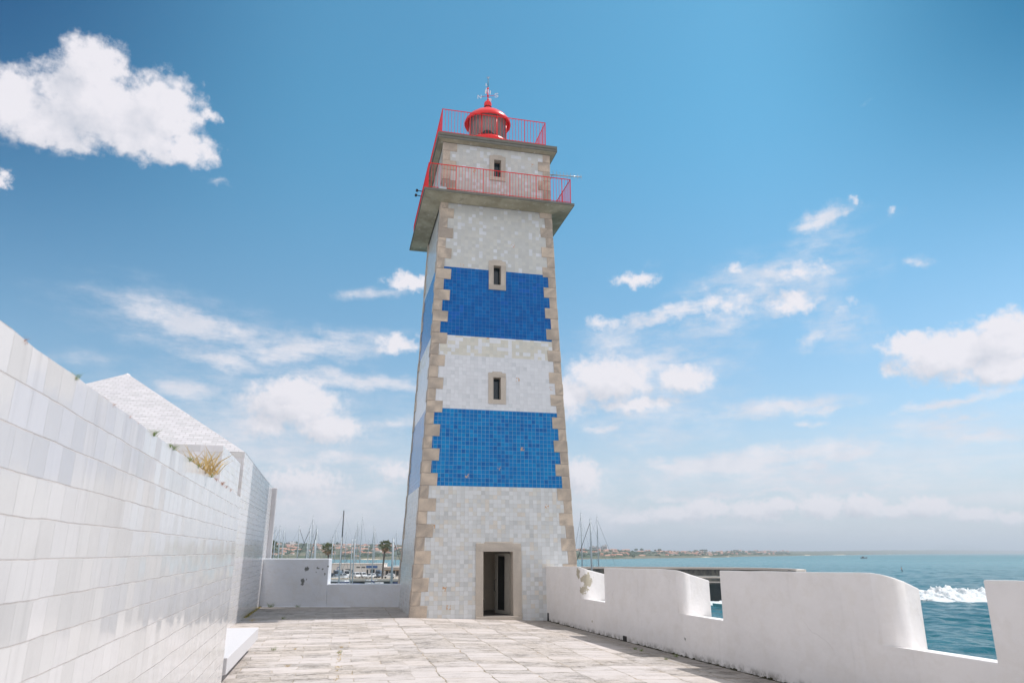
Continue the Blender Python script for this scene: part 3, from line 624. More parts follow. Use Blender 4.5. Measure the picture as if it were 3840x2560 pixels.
# weather vane and lightning rod
mb = MB(); mb.tube([(0, 0, 23.15), (0, 0, 23.92)], .022, 8); mb.lathe([(.0, 23.41), (.05, 23.44), (.05, 23.49), (.0, 23.52)], 10); mb.lathe([(.0, 23.84), (.045, 23.87), (.045, 23.93), (0, 23.96)], 10); mb.lathe([(.0, 23.20), (.04, 23.23), (.04, 23.30), (0, 23.33)], 10)
vane = mb.build('weather_vane', M['red'], lh)
mb = MB(); mb.tube([(0, 0, 23.92), (0, 0, 24.46)], .018, 8, r1=.012); mb.build('rod', M['dark_metal'], vane)
mb = MB(); mb.lathe([(0, 24.44), (.03, 24.47), (.03, 24.5), (0, 24.53)], 8)
for k in range(6):
    a = math.pi * k / 3; mb.tube([(0, 0, 24.48), (.11 * math.cos(a), .11 * math.sin(a), 24.53)], .006, 4)
mb.build('rod_tip', M['alu'], vane)
mb = MB(); e = Vector((.93, -.36, 0)); e2 = Vector((.36, .93, 0)); c = Vector((0, 0, 23.465))
# compass arms: in the photo the left arm droops a little and the right one rises, being seen from below
mb.tube([c - e * .32, c + e * .32], .011, 6); mb.tube([c - e2 * .32, c + e2 * .32], .011, 6); mb.build('vane_arms', M['red'], vane)
def letter(strokes, centre, ax):
    mb = MB(); s = .16
    for a, b in strokes: mb.tube([centre + ax * ((a[0] - .5) * s) + Vector((0, 0, (a[1] - .5) * s * 1.25)), centre + ax * ((b[0] - .5) * s) + Vector((0, 0, (b[1] - .5) * s * 1.25))], .015, 5)
    mb.build('vane_letter', M['white_metal'], vane)
SN = [((0, 0), (0, 1)), ((0, 1), (1, 0)), ((1, 0), (1, 1))]
SS = [((1, .85), (.8, 1)), ((.8, 1), (.2, 1)), ((.2, 1), (0, .8)), ((0, .8), (.1, .58)), ((.1, .58), (.9, .42)), ((.9, .42), (1, .2)), ((1, .2), (.8, 0)), ((.8, 0), (.2, 0)), ((.2, 0), (0, .15))]
SE = [((0, 0), (0, 1)), ((0, 1), (1, 1)), ((0, .5), (.8, .5)), ((0, 0), (1, 0))]
SO = [((.25, 0), (0, .3)), ((0, .3), (0, .7)), ((0, .7), (.25, 1)), ((.25, 1), (.75, 1)), ((.75, 1), (1, .7)), ((1, .7), (1, .3)), ((1, .3), (.75, 0)), ((.75, 0), (.25, 0))]
letter(SN, c - e * .42, e); letter(SS, c + e * .42, e); letter(SE, c - e2 * .42, e2); letter(SO, c + e2 * .42, e2)
for (x, z, w, h_) in ((-.12, 23.72, .028, .13), (.11, 23.66, .028, .13), (.14, 23.24, .03, .10), (-.10, 24.12, .022, .09)):
    mb = MB(); p = Vector((0, 0, z - .1)); q = e * x + Vector((0, 0, z)); mb.tube([p, q], .006, 4)
    mb.face([q + e * (w * math.cos(2 * math.pi * k / 10)) + Vector((0, 0, h_ * math.sin(2 * math.pi * k / 10))) for k in range(10)]); mb.face([q + e2 * .006 + e * (w * math.cos(2 * math.pi * k / 10)) + Vector((0, 0, h_ * math.sin(2 * math.pi * k / 10))) for k in range(10)][::-1])
    mb.build('vane_blade', M['white_metal'], vane)

# things fixed to the tower
an = empty('antenna', tw(UH + .02, -2.0, 18.2), TH, label='thin silver comb antenna sticking out from the right of the top storey', cat='antenna')
mb = MB(); mb.tube([(-.04, 0, 0), (.18, 0, .02), (.2, 0, .22)], .022, 6); mb.build('bracket', M['alu'], an)
mb = MB(); mb.tube([(.10, -.02, .20), (1.5, -.30, .12)], .026, 6); mb.build('boom', M['alu'], an)
for k in range(9): mb = MB(); p = Vector((.25, -.05, .19)).lerp(Vector((1.48, -.30, .12)), k / 8); hh = .22 - .014 * k; mb.tube([p - Vector((0, 0, hh)), p + Vector((0, 0, hh))], .011, 4); mb.build('antenna_rod', M['alu'], an)
for v, lab in ((-.80, 'small grey floodlight on the left gallery rail nearer the front'), (-.35, 'small grey floodlight on the left gallery rail farther back')):
    f = empty('floodlight', tw(-3.07, v, GZ + 1.0), TH, label=lab, cat='floodlight', group='floodlights on the gallery rail')
    mb = MB(); mb.tube([(0, 0, .05), (-.20, 0, .07)], .018, 6); mb.build('arm', M['dark_metal'], f)
    mb = MB(); mb.box(-.28, -.18, -.06, .06, .02, .12); mb.build('lamp_head', M['dark_metal'], f, bevel=.02)
f = empty('cable_box', tw(-2.45, -3.14, GZ), TH, label='small grey junction box on the gallery edge behind the rail', cat='junction box')
mb = MB(); mb.box(-.16, .16, -.03, .03, .02, .12); mb.build('casing', M['alu'], f, bevel=.01); mb = MB(); mb.tube([(.1, 0, .1), (.1, 0, .3)], .012, 6); mb.build('conduit', M['alu'], f)
# chair inside the doorway
ch = empty('chair', tw(-.32, -.75, 0), TH + R(190), label='pale curved back chair standing in the dark tower entrance', cat='chair')
mb = MB(); mb.box(-.24, .24, -.22, .22, .42, .46); mb.build('seat', M['room'], ch, bevel=.015)
mb = MB()
for k in range(7):
    a = R(20 + 140 * k / 6); b = R(20 + 140 * (k + 1) / 6)
    mb.face([(.25 * math.cos(a), .22 * math.sin(a), .46), (.25 * math.cos(b), .22 * math.sin(b), .46), (.25 * math.cos(b), .24 * math.sin(b), .86), (.25 * math.cos(a), .24 * math.sin(a), .86)])
mb.build('backrest', M['room'], ch)
for x, y in ((-.2, -.18), (.2, -.18), (-.2, .18), (.2, .18)):
    mb = MB(); mb.tube([(x, y, 0), (x, y, .42)], .018, 6); mb.build('leg', M['dark_metal'], ch)

# ================================================================== tiled wall and pavilion on the left
NW0, NW1 = Vector((-2.039, 2.721, 0)), Vector((-4.624, 12.5, 0)); nd = (NW1 - NW0).normalized(); nn = Vector((nd.y, -nd.x, 0))
s0 = NW0 - nd * 3.6
wb = empty('tiled_wall', NW1, math.atan2(nd.y, nd.x), label='long white tiled wall in the left foreground with weeds on its top', cat='wall')
Lw = (NW1 - s0).length; ZT = 3.077
mb = MB()
n = 48
for k in range(n):
    a, b = -Lw + Lw * k / n, -Lw + Lw * (k + 1) / n
    za, zb = [ZT - .014 * mnoise.noise((x * 1.3, 4, 0)) - .004 * math.sin(x * 9) for x in (a, b)]
    mb.face([(a, 0, -.05), (b, 0, -.05), (b, 0, zb), (a, 0, za)], 0, [(a, -.05), (b, -.05), (b, zb), (a, za)])
    mb.face([(a, 0, za), (b, 0, zb), (b, 1.1, zb), (a, 1.1, za)], 0)
# (the run of the wall faces the courtyard, local -y)
mb.face([(0, 0, -.05), (0, 1.1, -.05), (0, 1.1, ZT), (0, 0, ZT)]); mb.face([(-Lw, 1.1, -.05), (-Lw, 0, -.05), (-Lw, 0, ZT), (-Lw, 1.1, ZT)]); mb.face([(0, 1.1, -.05), (-Lw, 1.1, -.05), (-Lw, 1.1, ZT), (0, 1.1, ZT)])
mb.build('wall_face', M['tile_wall'], wb)

BU = -8.672
pv = empty('pavilion', tw(BU, 4.275), TH, label='white tiled pavilion with a pyramid roof and high parapet left of the lighthouse', cat='building')
def L(u, v): return (u - BU, v - 4.275)
def pbox(name, u0, u1, v0, v1, z0, z1, m, **k):
    mb = MB(); mb.prism([L(u0, v0), L(u1, v0), L(u1, v1), L(u0, v1)], z0, z1); o = mb.build(name, m, pv, **k); return o
def flat(u0, u1, v0, v1): return [L(u0, v0), L(u1, v0), L(u1, v1), L(u0, v1)]
mb = MB(); mb.prism(flat(-19.07, BU, -16.6, 4.275), -.05, 3.72); mb.build('wall', M['tile_white'], pv)
mb = MB(); mb.prism(flat(-12.2, BU, -10.338, -6.851), 3.72, [4.76, 4.76, 4.695, 4.695]); mb.build('merlon', M['tile_white'], pv, bevel=.012)
mb = MB(); mb.prism(flat(-19.07, BU, -6.097, 4.275), 3.72, [5.13, 5.13, 4.89, 4.89]); mb.build('upper_wall', M['tile_white'], pv, bevel=.012)
mb = MB(); ap = (*L(-13.87, -.62), 8.63); e0, e1, e2_, e3 = [(*p, z) for p, z in zip(flat(-19.07, BU, -6.097, 4.275), (5.132, 5.132, 4.892, 4.892))]
for a, b in ((e0, e1), (e1, e2_), (e2_, e3), (e3, e0)):
    va, vb, vp = Vector(a), Vector(b), Vector(ap); x = (vb - va).normalized(); y = ((vp - va) - x * (vp - va).dot(x)).normalized(); w = .012
    mb.face([va, vb, vp], 0, [(0, 0), ((vb - va).length, 0), ((vp - va).dot(x), (vp - va).dot(y))])
mb.build('roof', M['tile_roof'], pv)
mb = MB(); mb.lathe([(.16, 8.49), (.10, 8.60), (.01, 8.645)], 4, c=(*L(-13.87, -.62), 0), smooth=False); mb.build('roof_cap', M['bench'], pv)
mb = MB(); mb.prism(flat(BU - .6, BU + .20, 4.285, 4.60), -.05, 4.90); mb.build('corner_pier', M['bench'], pv, bevel=.03)

bn = empty('bench', tw(-8.0, -13.4, 0), TH, label='thick white slab bench floating against the white tiled wall', cat='bench')
mb = MB(); mb.box(-.655, .64, -2.62, 2.45, .235, .50); mb.build('bench_seat', M['bench'], bn, bevel=.012)
mb = MB(); mb.box(-.655, .40, -2.3, 2.40, -.02, .235); mb.build('bench_plinth', M['bench'], bn)

# ================================================================== parapets
PEEL = lin(176, 168, 150); PEELD = lin(118, 120, 118)
def pk(px, py, t_s):     # a spot on the right parapet, for the peeled paint
    return t_s
SP1 = [(*pw(3.36, .16, 1.28), .34, .34, PEEL), (*pw(3.38, .12, 1.06), .26, .38, PEEL), (*pw(2.98, 0, 1.54), .20, .40, PEEL), (*pw(3.05, 0, 1.42), .13, .45, PEEL), (*pw(3.2, .02, .98), .20, .62, PEEL), (*pw(3.5, .3, 1.64), .12, .62, PEEL), (*pw(4.05, 0, .13), .07, .35, PEEL), (*pw(9.55, 0, .20), .13, .80, PEELD)]
M['plaster_right'] = plaster('limewash_right', SP1)
FP = lambda px, py: at(px, py, 31.36)
SP2 = [(*FP(1151, 2132), .17, .42, PEELD), (*FP(1196, 2131), .15, .66, PEELD), (*FP(1212, 2134), .10, .72, PEELD), (*FP(1219, 2152), .14, .70, PEELD), (*FP(1137, 2178), .12, .42, PEELD), (*FP(1150, 2174), .12, .62, PEELD), (*FP(1136, 2191), .11, .55, PEELD), (*FP(1187, 2145), .08, .6, PEELD), (*FP(1231, 2124), .10, .55, PEELD)]
M['plaster_far'] = plaster('limewash_far', SP2, lin(222, 226, 233))

def right_parapet():
    mb = MB(); TKB = 1.05
    S_END = 34.0
    # lower wall as slices so that the sill can wander a little
    segs = [(-.12, 3.42, 1.69, 1.74), (5.02, 9.58, 1.74, 1.785), (11.20, 16.10, 1.805, 1.88), (17.77, 23.0, 1.84, 1.86), (24.6, 30.0, 1.86, 1.86)]
    zs = .755
    cuts = sorted(set([round(-.12 + .3 * k, 3) for k in range(115)] + [a for a, *_ in segs] + [b - .30 if i != 2 else b - .42 for i, (a, b, *_) in enumerate(segs)] + [b for _, b, *_ in segs]))
    for a, b in zip(cuts, cuts[1:]):
        m_ = (a + b) / 2; under = any(q[0] < m_ < q[1] - (.42 if i == 2 else .30) for i, q in enumerate(segs))
        mb.face([pw(a, TKB, -9), pw(b, TKB, -9), pw(b, TKB, zs - .12), pw(a, TKB, zs - .12)])
        mb.face([pw(b, 0, -.45), pw(a, 0, -.45), pw(a, 0, zs), pw(b, 0, zs)])
        if not under: mb.face([pw(a, 0, zs), pw(b, 0, zs), pw(b, TKB, zs - .12), pw(a, TKB, zs - .12)])
    mb.face([pw(-.12, 0, -.45), pw(-.12, TKB, -.45), pw(-.12, TKB, zs - .12), pw(-.12, 0, zs)])
    for i, (a, b, z_a, z_b) in enumerate(segs):
        fl0 = 0.0 if i == 0 else .38; fl1 = .47; rad = .30 if i != 2 else .42
        # plan outline: sharp far inner corner, rounded near inner corner, embrasure widening outwards
        inner = [(q, 0.0) for q in cuts if a - 1e-6 <= q <= b - rad + 1e-6]
        corner = []
        A_, C_, B_ = Vector((b - rad, 0)), Vector((b, 0)), Vector((b - .12, rad * .95))
        for k in range(1, 8):
            t = k / 8; corner.append(tuple((1 - t) ** 2 * A_ + 2 * t * (1 - t) * C_ + t * t * B_))
        outl = inner + corner + [(b - .12, rad * .95), (b - fl1, TKB), (a + fl0, TKB)]
        m = len(outl); lo = [pw(s, t, zs - .12 * t / TKB) for s, t in outl]; hi = []
        for s, t in outl:
            f = min(1, max(0, (s - a) / (b - a))); zz = z_a + (z_b - z_a) * f + .010 * mnoise.noise((s * 1.6, 7.7, i)) - .27 * (t / TKB) ** .9
            zz -= .05 * max(0, (s - (b - .55)) / .55) ** 2 if s > b - .55 else 0
            hi.append(pw(s, t, zz))
        for k in range(m):
            j = (k + 1) % m; mb.face([lo[j], lo[k], hi[k], hi[j]], 0, smooth=(len(inner) - 2 < k < len(inner) + 7))
        mb.face(hi[::-1][::-1])
    for f_ in range(len(mb.f)): pass
    o = mb.build('parapet_wall', M['plaster_right']); 
    bm = bmesh.new(); bm.from_mesh(o.data); bmesh.ops.recalc_face_normals(bm, faces=bm.faces); bmesh.ops.dissolve_limit(bm, angle_limit=.004, verts=bm.verts, edges=bm.edges); bm.to_mesh(o.data); bm.free()
    md = o.modifiers.new('edge', 'BEVEL'); md.width = .022; md.segments = 2; md.limit_method = 'ANGLE'; md.angle_limit = R(50)
    tag(o, 'white limewashed parapet with wide crenels between the tower and the sea on the right', 'parapet')
    d0 = empty('drain_hole', pw(.16, -.004, -.17), math.atan2(PW_D.y, PW_D.x), label='small dark drain slot in the parapet foot beside the tower', cat='drain', group='drain holes in the parapet foot')
    m1 = MB(); m1.box(-.05, .05, -.02, .01, 0, .26); m1.build('drain_opening', M['black'], d0)
    d1 = empty('drain_hole', pw(6.30, -.004, -.19), math.atan2(PW_D.y, PW_D.x), label='small dark drain hole in the parapet foot below the second merlon', cat='drain', group='drain holes in the parapet foot')
    m1 = MB(); m1.box(-.10, .10, -.02, .01, 0, .13); m1.build('drain_opening', M['black'], d1)
right_parapet()
def far_parapet():
    mb = MB(); y0, y1 = 31.36, 31.92; x0, xm, x1 = -10.45, -7.63, -4.40
    mb.box(x0, xm, y0, y1, -.3, 1.90); mb.box(xm, x1, y0 + .004, y1 - .004, -.3, .895)
    mb.box(x0 + .2, -6.6, y0 - .10, y0, -.3, .035)
    o = mb.build('parapet_wall', M['plaster_far'], bevel=.035); tag(o, 'low stepped white wall with peeled spots closing the gap left of the tower', 'parapet')
far_parapet()

# ================================================================== sea
SEA = -8.0
def sea_mat(t, b, o):
    p = t('ShaderNodeNewGeometry').outputs['Position']
    d = t('ShaderNodeVectorMath', {0: t.vec('MULTIPLY', p, (1, 1, 0))}, operation='LENGTH').outputs['Value']
    q = t.vec('MULTIPLY', p, (.6, 1.0, 1.0)); n0 = t.noise(q, 2.6, 4, .6)
    n1 = t.noise(q, .9, 5, .6); n2 = t.noise(q, .16, 5, .6); n3 = t.noise(t.vec('MULTIPLY', p, (.25, 1, 1)), .03, 4, .55)
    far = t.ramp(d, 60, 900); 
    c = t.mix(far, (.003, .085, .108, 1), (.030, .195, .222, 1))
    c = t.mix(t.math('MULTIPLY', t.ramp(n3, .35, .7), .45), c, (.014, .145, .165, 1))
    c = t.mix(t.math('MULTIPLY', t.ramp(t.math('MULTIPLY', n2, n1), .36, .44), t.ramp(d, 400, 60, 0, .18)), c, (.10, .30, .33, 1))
    h = t.math('ADD', t.math('ADD', t.math('MULTIPLY', n0, .05), t.math('MULTIPLY', n1, .16)), t.math('MULTIPLY', n2, .9))
    h = t.math('MULTIPLY', h, t.ramp(d, 4000, 50, .25, 1.0))
    bp = t('ShaderNodeBump', {'Height': h, 'Distance': .8, 'Strength': .75})
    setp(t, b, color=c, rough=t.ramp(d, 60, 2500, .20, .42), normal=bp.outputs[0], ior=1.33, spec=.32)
M['sea'] = mat('sea_water', sea_mat)
def build_sea():
    rs = np.concatenate([np.geomspace(14, 1200, 880), np.geomspace(1230, 40000, 70)]); az = np.linspace(R(-75), R(80), 760)
    rg, ag = np.meshgrid(rs, az, indexing='ij'); x = rg * np.sin(ag); y = rg * np.cos(ag); z = np.zeros_like(x)
    rng = np.random.default_rng(5)
    for k in range(80):
        lam = np.exp(rng.uniform(np.log(1.0), np.log(12))); th = R(248) + rng.normal(0, .45); amp = .0062 * lam ** .88; ph = rng.uniform(0, 6.28)
        vis = np.clip(lam / (rg * .0053) - .9, 0, 1)
        a_ = (x * np.sin(th) + y * np.cos(th)) * 2 * np.pi / lam + ph
        z += vis * amp * (1.2 * np.exp(1.1 * (np.sin(a_) - 1)) * 1.6 - .7)
    z = z * np.clip((1500 - rg) / 1000, 0, 1) + SEA
    n, m = x.shape; me = bpy.data.meshes.new('sea'); me.vertices.add(n * m); me.vertices.foreach_set('co', np.stack([x, y, z], -1).ravel().astype(np.float32))
    i = np.arange((n - 1) * m).reshape(n - 1, m)[:, :-1].ravel(); q = np.stack([i, i + 1, i + m + 1, i + m], -1)[:, ::-1]
    me.loops.add(q.size); me.polygons.add(len(q)); me.loops.foreach_set('vertex_index', q.ravel().astype(np.int32)); me.polygons.foreach_set('loop_start', (np.arange(len(q)) * 4).astype(np.int32)); me.polygons.foreach_set('loop_total', np.full(len(q), 4, np.int32))
    me.update(); me.validate(); me.polygons.foreach_set('use_smooth', np.ones(len(q), bool)); me.materials.append(M['sea'])
    o = bpy.data.objects.new('sea', me); col.objects.link(o); tag(o, kind='structure')
build_sea()

def foam_fn(t, b, o):
    p = t('ShaderNodeNewGeometry').outputs['Position']; uv = t('ShaderNodeUVMap').outputs[0]; s = t('ShaderNodeSeparateXYZ', {0: uv})
    n = t.noise(t.vec('MULTIPLY', p, (.6, 1.4, 1.2)), .9, 8, .68); n2 = t.noise(p, 3.0, 5, .7)
    edge = t.math('MULTIPLY', t.math('MULTIPLY', s.outputs[0], t.math('SUBTRACT', 1.0, s.outputs[0])), t.math('MULTIPLY', t.math('MULTIPLY', s.outputs[1], t.math('SUBTRACT', 1.0, s.outputs[1])), 16.0))
    a = t.ramp(t.math('ADD', t.math('MULTIPLY', n, .9), t.math('ADD', t.math('MULTIPLY', edge, 1.5), t.math('MULTIPLY', n2, .35))), .82, 1.15)
    c = t.mix(t.ramp(n, .35, .62), lin(196, 210, 215), lin(232, 235, 237))
    bp = t('ShaderNodeBump', {'Height': t.math('ADD', n, t.math('MULTIPLY', n2, .4)), 'Distance': .5, 'Strength': .6})
    setp(t, b, color=c, rough=.8, alpha=a, normal=bp.outputs[0])
M['foam'] = mat('sea_foam', foam_fn)
def foam_patch(name, pts, width, height, label, cat, seed, nx=200, ny=60):
    """ridge of broken water along pts (ground points), rising to height"""
    pts = [Vector((p.x, p.y, 0)) for p in pts]; mb = MB()
    def ctr(f):
        k = f * (len(pts) - 1); i = min(int(k), len(pts) - 2); return pts[i].lerp(pts[i + 1], k - i)
    g = []
    for i in range(nx + 1):
        f = i / nx; c = ctr(f); d = (ctr(min(1, f + .01)) - ctr(max(0, f - .01))).normalized(); nrm = Vector((-d.y, d.x, 0)); row = []
        for j in range(ny + 1):
            h = j / ny; w = width * (.55 + .45 * math.sin(math.pi * min(1, f * 1.3)))
            e = math.sin(math.pi * h) ** 2.6 * math.sin(math.pi * min(1, .02 + f * .9)) ** .9
            p = c + nrm * ((h - .5) * w)
            nz = .6 * mnoise.fractal(Vector((p.x * .28, p.y * .28, seed)), .8, 2.1, 5) + .55 * mnoise.fractal(Vector((p.x * .9, p.y * .9, seed + 4)), .7, 2.1, 4)
            row.append((p.x, p.y, SEA + .02 + e * height * max(.12, .66 + .55 * nz) + .25 * abs(nz) * e * height))
        g.append(row)
    for i in range(nx):
        for j in range(ny):
            q = [(i / nx, j / ny), ((i + 1) / nx, j / ny), ((i + 1) / nx, (j + 1) / ny), (i / nx, (j + 1) / ny)]
            mb.face([g[i][j], g[i + 1][j], g[i + 1][j + 1], g[i][j + 1]], 0, q, smooth=True)
    o = mb.build(name, M['foam']); bm = bmesh.new(); bm.from_mesh(o.data); bmesh.ops.recalc_face_normals(bm, faces=bm.faces)
    if sum(f.normal.z for f in bm.faces) < 0: bmesh.ops.reverse_faces(bm, faces=bm.faces)
    bm.to_mesh(o.data); bm.free(); return tag(o, label, cat)
foam_patch('breaking_wave', [at_z(3385, 2252, SEA), at_z(3470, 2248, SEA), at_z(3600, 2244, SEA), at_z(3760, 2242, SEA), at_z(3980, 2240, SEA)], 30, 2.6, 'white foaming wave breaking in the gap of the right parapet', 'wave', 3.3)
foam_patch('splash', [at_z(2560, 2264, SEA), at_z(2620, 2266, SEA), at_z(2680, 2264, SEA), at_z(2740, 2262, SEA), at_z(2800, 2264, SEA)], 11, .9, 'white spray splashing at the foot of the breakwater', 'splash', 8.1, 80, 30)

# ================================================================== breakwater head on the right
def gritty(t, b, o):
    p = t('ShaderNodeNewGeometry').outputs['Position']; z = t('ShaderNodeSeparateXYZ', {0: p}).outputs[2]
    n = t.noise(t.vec('MULTIPLY', p, (1, 1, .35)), .6, 8, .68)
    c = t.mix(t.ramp(n, .35, .65), lin(122, 120, 112), lin(78, 82, 80))
    c = t.mix(t.ramp(z, -4.1, -4.6), c, lin(44, 54, 54))
    c = t.mix(t.math('MULTIPLY', t.ramp(t.noise(p, 1.5, 6), .52, .66), .6), c, lin(36, 44, 46))
    setp(t, b, color=c, rough=.9)
M['seawall'] = mat('seawall_concrete', gritty)
M['cap'] = plain('pale_coping', lin(206, 194, 184), .85, var=.15, scale=.5)
bw = empty('breakwater', (30, 165, SEA), label='curved concrete breakwater head with pale coping behind the right parapet', cat='breakwater')
def rel(pts): return [(x - 30, y - 165) for x, y in pts]
far = [(-20, 184), (20, 183), (46, 180.5), (54, 177), (60, 171), (62.5, 163), (61, 155), (57, 150)]
near = [(51, 153), (46, 160), (41, 161), (10, 161), (-20, 162)]
mb = MB(); outl = rel(far + near)[::-1]; mb.prism(outl, -1.5, -3.15 - SEA); mb.build('quay_wall', M['seawall'], bw)
mb = MB()
def ribbon(mb, line, off0, off1, z0, z1, mat=0):
    P = [Vector((x, y, 0)) for x, y in line]
    N = []
    for i, p in enumerate(P):
        d = (P[min(i + 1, len(P) - 1)] - P[max(i - 1, 0)]).normalized(); N.append(Vector((d.y, -d.x, 0)))
    for i in range(len(P) - 1):
        a0, a1, b0, b1 = P[i] + N[i] * off0, P[i] + N[i] * off1, P[i + 1] + N[i + 1] * off0, P[i + 1] + N[i + 1] * off1
        up = Vector((0, 0, 1))
        for q in ((a0 + up * z1, b0 + up * z1, b1 + up * z1, a1 + up * z1), (a0 + up * z0, b0 + up * z0, b0 + up * z1, a0 + up * z1), (b1 + up * z0, a1 + up * z0, a1 + up * z1, b1 + up * z1)): mb.face(q, mat)
def subdiv(line, n=5):
    P = [Vector((x, y, 0)) for x, y in line]; out = []
    for i in range(len(P) - 1):
        a, b, c, d = P[max(i - 1, 0)], P[i], P[i + 1], P[min(i + 2, len(P) - 1)]
        for k in range(n):
            t = k / n; q = .5 * ((2 * b) + (c - a) * t + (2 * a - 5 * b + 4 * c - d) * t * t + (3 * b - a - 3 * c + d) * t ** 3); out.append((q.x, q.y))
    return out + [line[-1]]
FL = subdiv(rel(far)); ribbon(mb, FL, .6, 1.4, -3.2 - SEA, -1.75 - SEA); mb.build('parapet', M['seawall'], bw)
mb = MB(); ribbon(mb, FL, .3, 1.9, -1.75 - SEA, -1.28 - SEA); mb.build('coping', M['cap'], bw)
mb = MB(); ribbon(mb, rel([(51, 153), (46, 160), (41, 161), (10, 161), (-20, 162)]), -.1, 1.0, -3.15 - SEA, -2.9 - SEA); mb.build('kerb', M['cap'], bw)
mb = MB(); ribbon(mb, rel([(51.2, 152.7), (46.2, 159.6), (41, 160.6), (10, 160.6), (-20, 161.6)]), -.35, .1, -4.05 - SEA, -3.8 - SEA); mb.build('ledge', M['cap'], bw)

# ================================================================== quay, building, cars and palms of the marina
QZ = -6.2
mb = MB(); mb.prism([(-140, 234), (10, 236), (10, 300), (-140, 298)], -9.5, QZ); mb.prism([(-140, 233.2), (10, 235.2), (10, 235.9), (-140, 233.9)], QZ - .5, QZ + .18, 1)
o = mb.build('quay', [M['seawall'], M['cap']]); tag(o, kind='structure')
M['asphalt_pale'] = plain('quay_paving', lin(176, 166, 150), .9, var=.15, scale=.4)
mb = MB(); mb.prism([(-139.8, 234.2), (9.8, 236.2), (9.8, 299.8), (-139.8, 297.8)], QZ + .002, QZ + .02); o = mb.build('quay_pavement', M['asphalt_pale']); tag(o, kind='structure')
M['render_wall'] = plain('rendered_wall', lin(222, 217, 212), .85, var=.06, scale=.5)
M['sign_blue'] = plain('blue_sign', lin(58, 100, 156), .5, var=.1)
M['dark_open'] = plain('dark_opening', lin(46, 48, 46), .6, var=.2)
M['teal_door'] = plain('teal_shutter', lin(70, 128, 120), .6)
M['tan'] = plain('tan_awning', lin(150, 120, 84), .8)
def marina_building():
    D = 258; y = D; px = lambda p: at(p, 2130, D).x; z0 = QZ + .02
    b = empty('marina_building', (px(1330), y + 4, z0), label='long single storey pale marina building with flat roof and blue sign', cat='building')
    def part(name, x0, x1, zA, zB, y0, y1, m, parent=None, bev=0):
        mb = MB(); mb.box(x0 - b.location.x, x1 - b.location.x, y0 - b.location.y, y1 - b.location.y, zA, zB); return mb.build(name, m, parent or b, bevel=bev)
    part('wall', px(1236), px(1437), 0, 4.15, y, y + 9, M['render_wall'])
    part('roof_edge', px(1235), px(1438), 4.15, 4.35, y - .25, y + 9.2, M['cap'])
    part('wing_wall', px(1437.6), px(1500), 0, 3.0, y + 1, y + 9, M['render_wall'])
    part('roof_edge', px(1436), px(1502), 3.0, 3.2, y + .4, y + 9.2, M['cap'])
    part('sign', px(1375), px(1417), 2.85, 3.65, y - .14, y - .02, M['sign_blue'])
    for a, c, zA, zB in ((1377, 1383, .1, 2.4), (1391, 1407, .1, 2.5)): part('door_opening', px(a), px(c), zA, zB, y - .06, y - .01, M['dark_open'])
    for a, c, zA, zB, m in ((1284, 1289, 1.2, 2.4, 'dark_open'), (1297, 1317, .9, 2.5, 'dark_open'), (1321, 1328, 1.0, 2.3, 'dark_open'), (1312, 1316, .1, 1.6, 'teal_door'), (1253, 1258, 1.4, 2.2, 'dark_open')): part('window_opening', px(a), px(c), zA, zB, y - .06, y - .01, M[m])
    for a in (1338, 1358): part('vent_panel', px(a), px(a + 13), 2.9, 3.35, y - .05, y - .01, M['seawall'])
    part('awning', px(1413), px(1428), 2.15, 2.3, y - 1.0, y - .02, M['dark_open']); part('awning', px(1445), px(1500), 2.1, 2.3, y - .8, y + .9, M['tan'])
    for k in range(4): part('wing_window', px(1447 + 13 * k), px(1457 + 13 * k), .4, 2.0, y + .93, y + .98, M['dark_open'])
    # round blue emblem painted on the wall
    mb = MB(); n = 28; R0, R1 = .72, .52
    for k in range(n - 4):
        a, c = 2 * math.pi * k / n + .6, 2 * math.pi * (k + 1) / n + .6
        P = lambda r, t: (px(1272.5) - b.location.x + r * math.cos(t), y - .03 - b.location.y, 2.55 + r * 1.05 * math.sin(t)); mb.face([P(R0, a), P(R0, c), P(R1, c), P(R1, a)])
    for k in range(9):
        a, c = R(200) + R(20) * k, R(200) + R(20) * (k + 1); P = lambda r, t: (px(1272.5) - b.location.x + r * math.cos(t), y - .03 - b.location.y, 2.5 + r * math.sin(t)); mb.face([P(.36, a), P(.36, c), P(.2, c), P(.2, a)])
    mb.build('wall_emblem', M['sign_blue'], b)
marina_building()

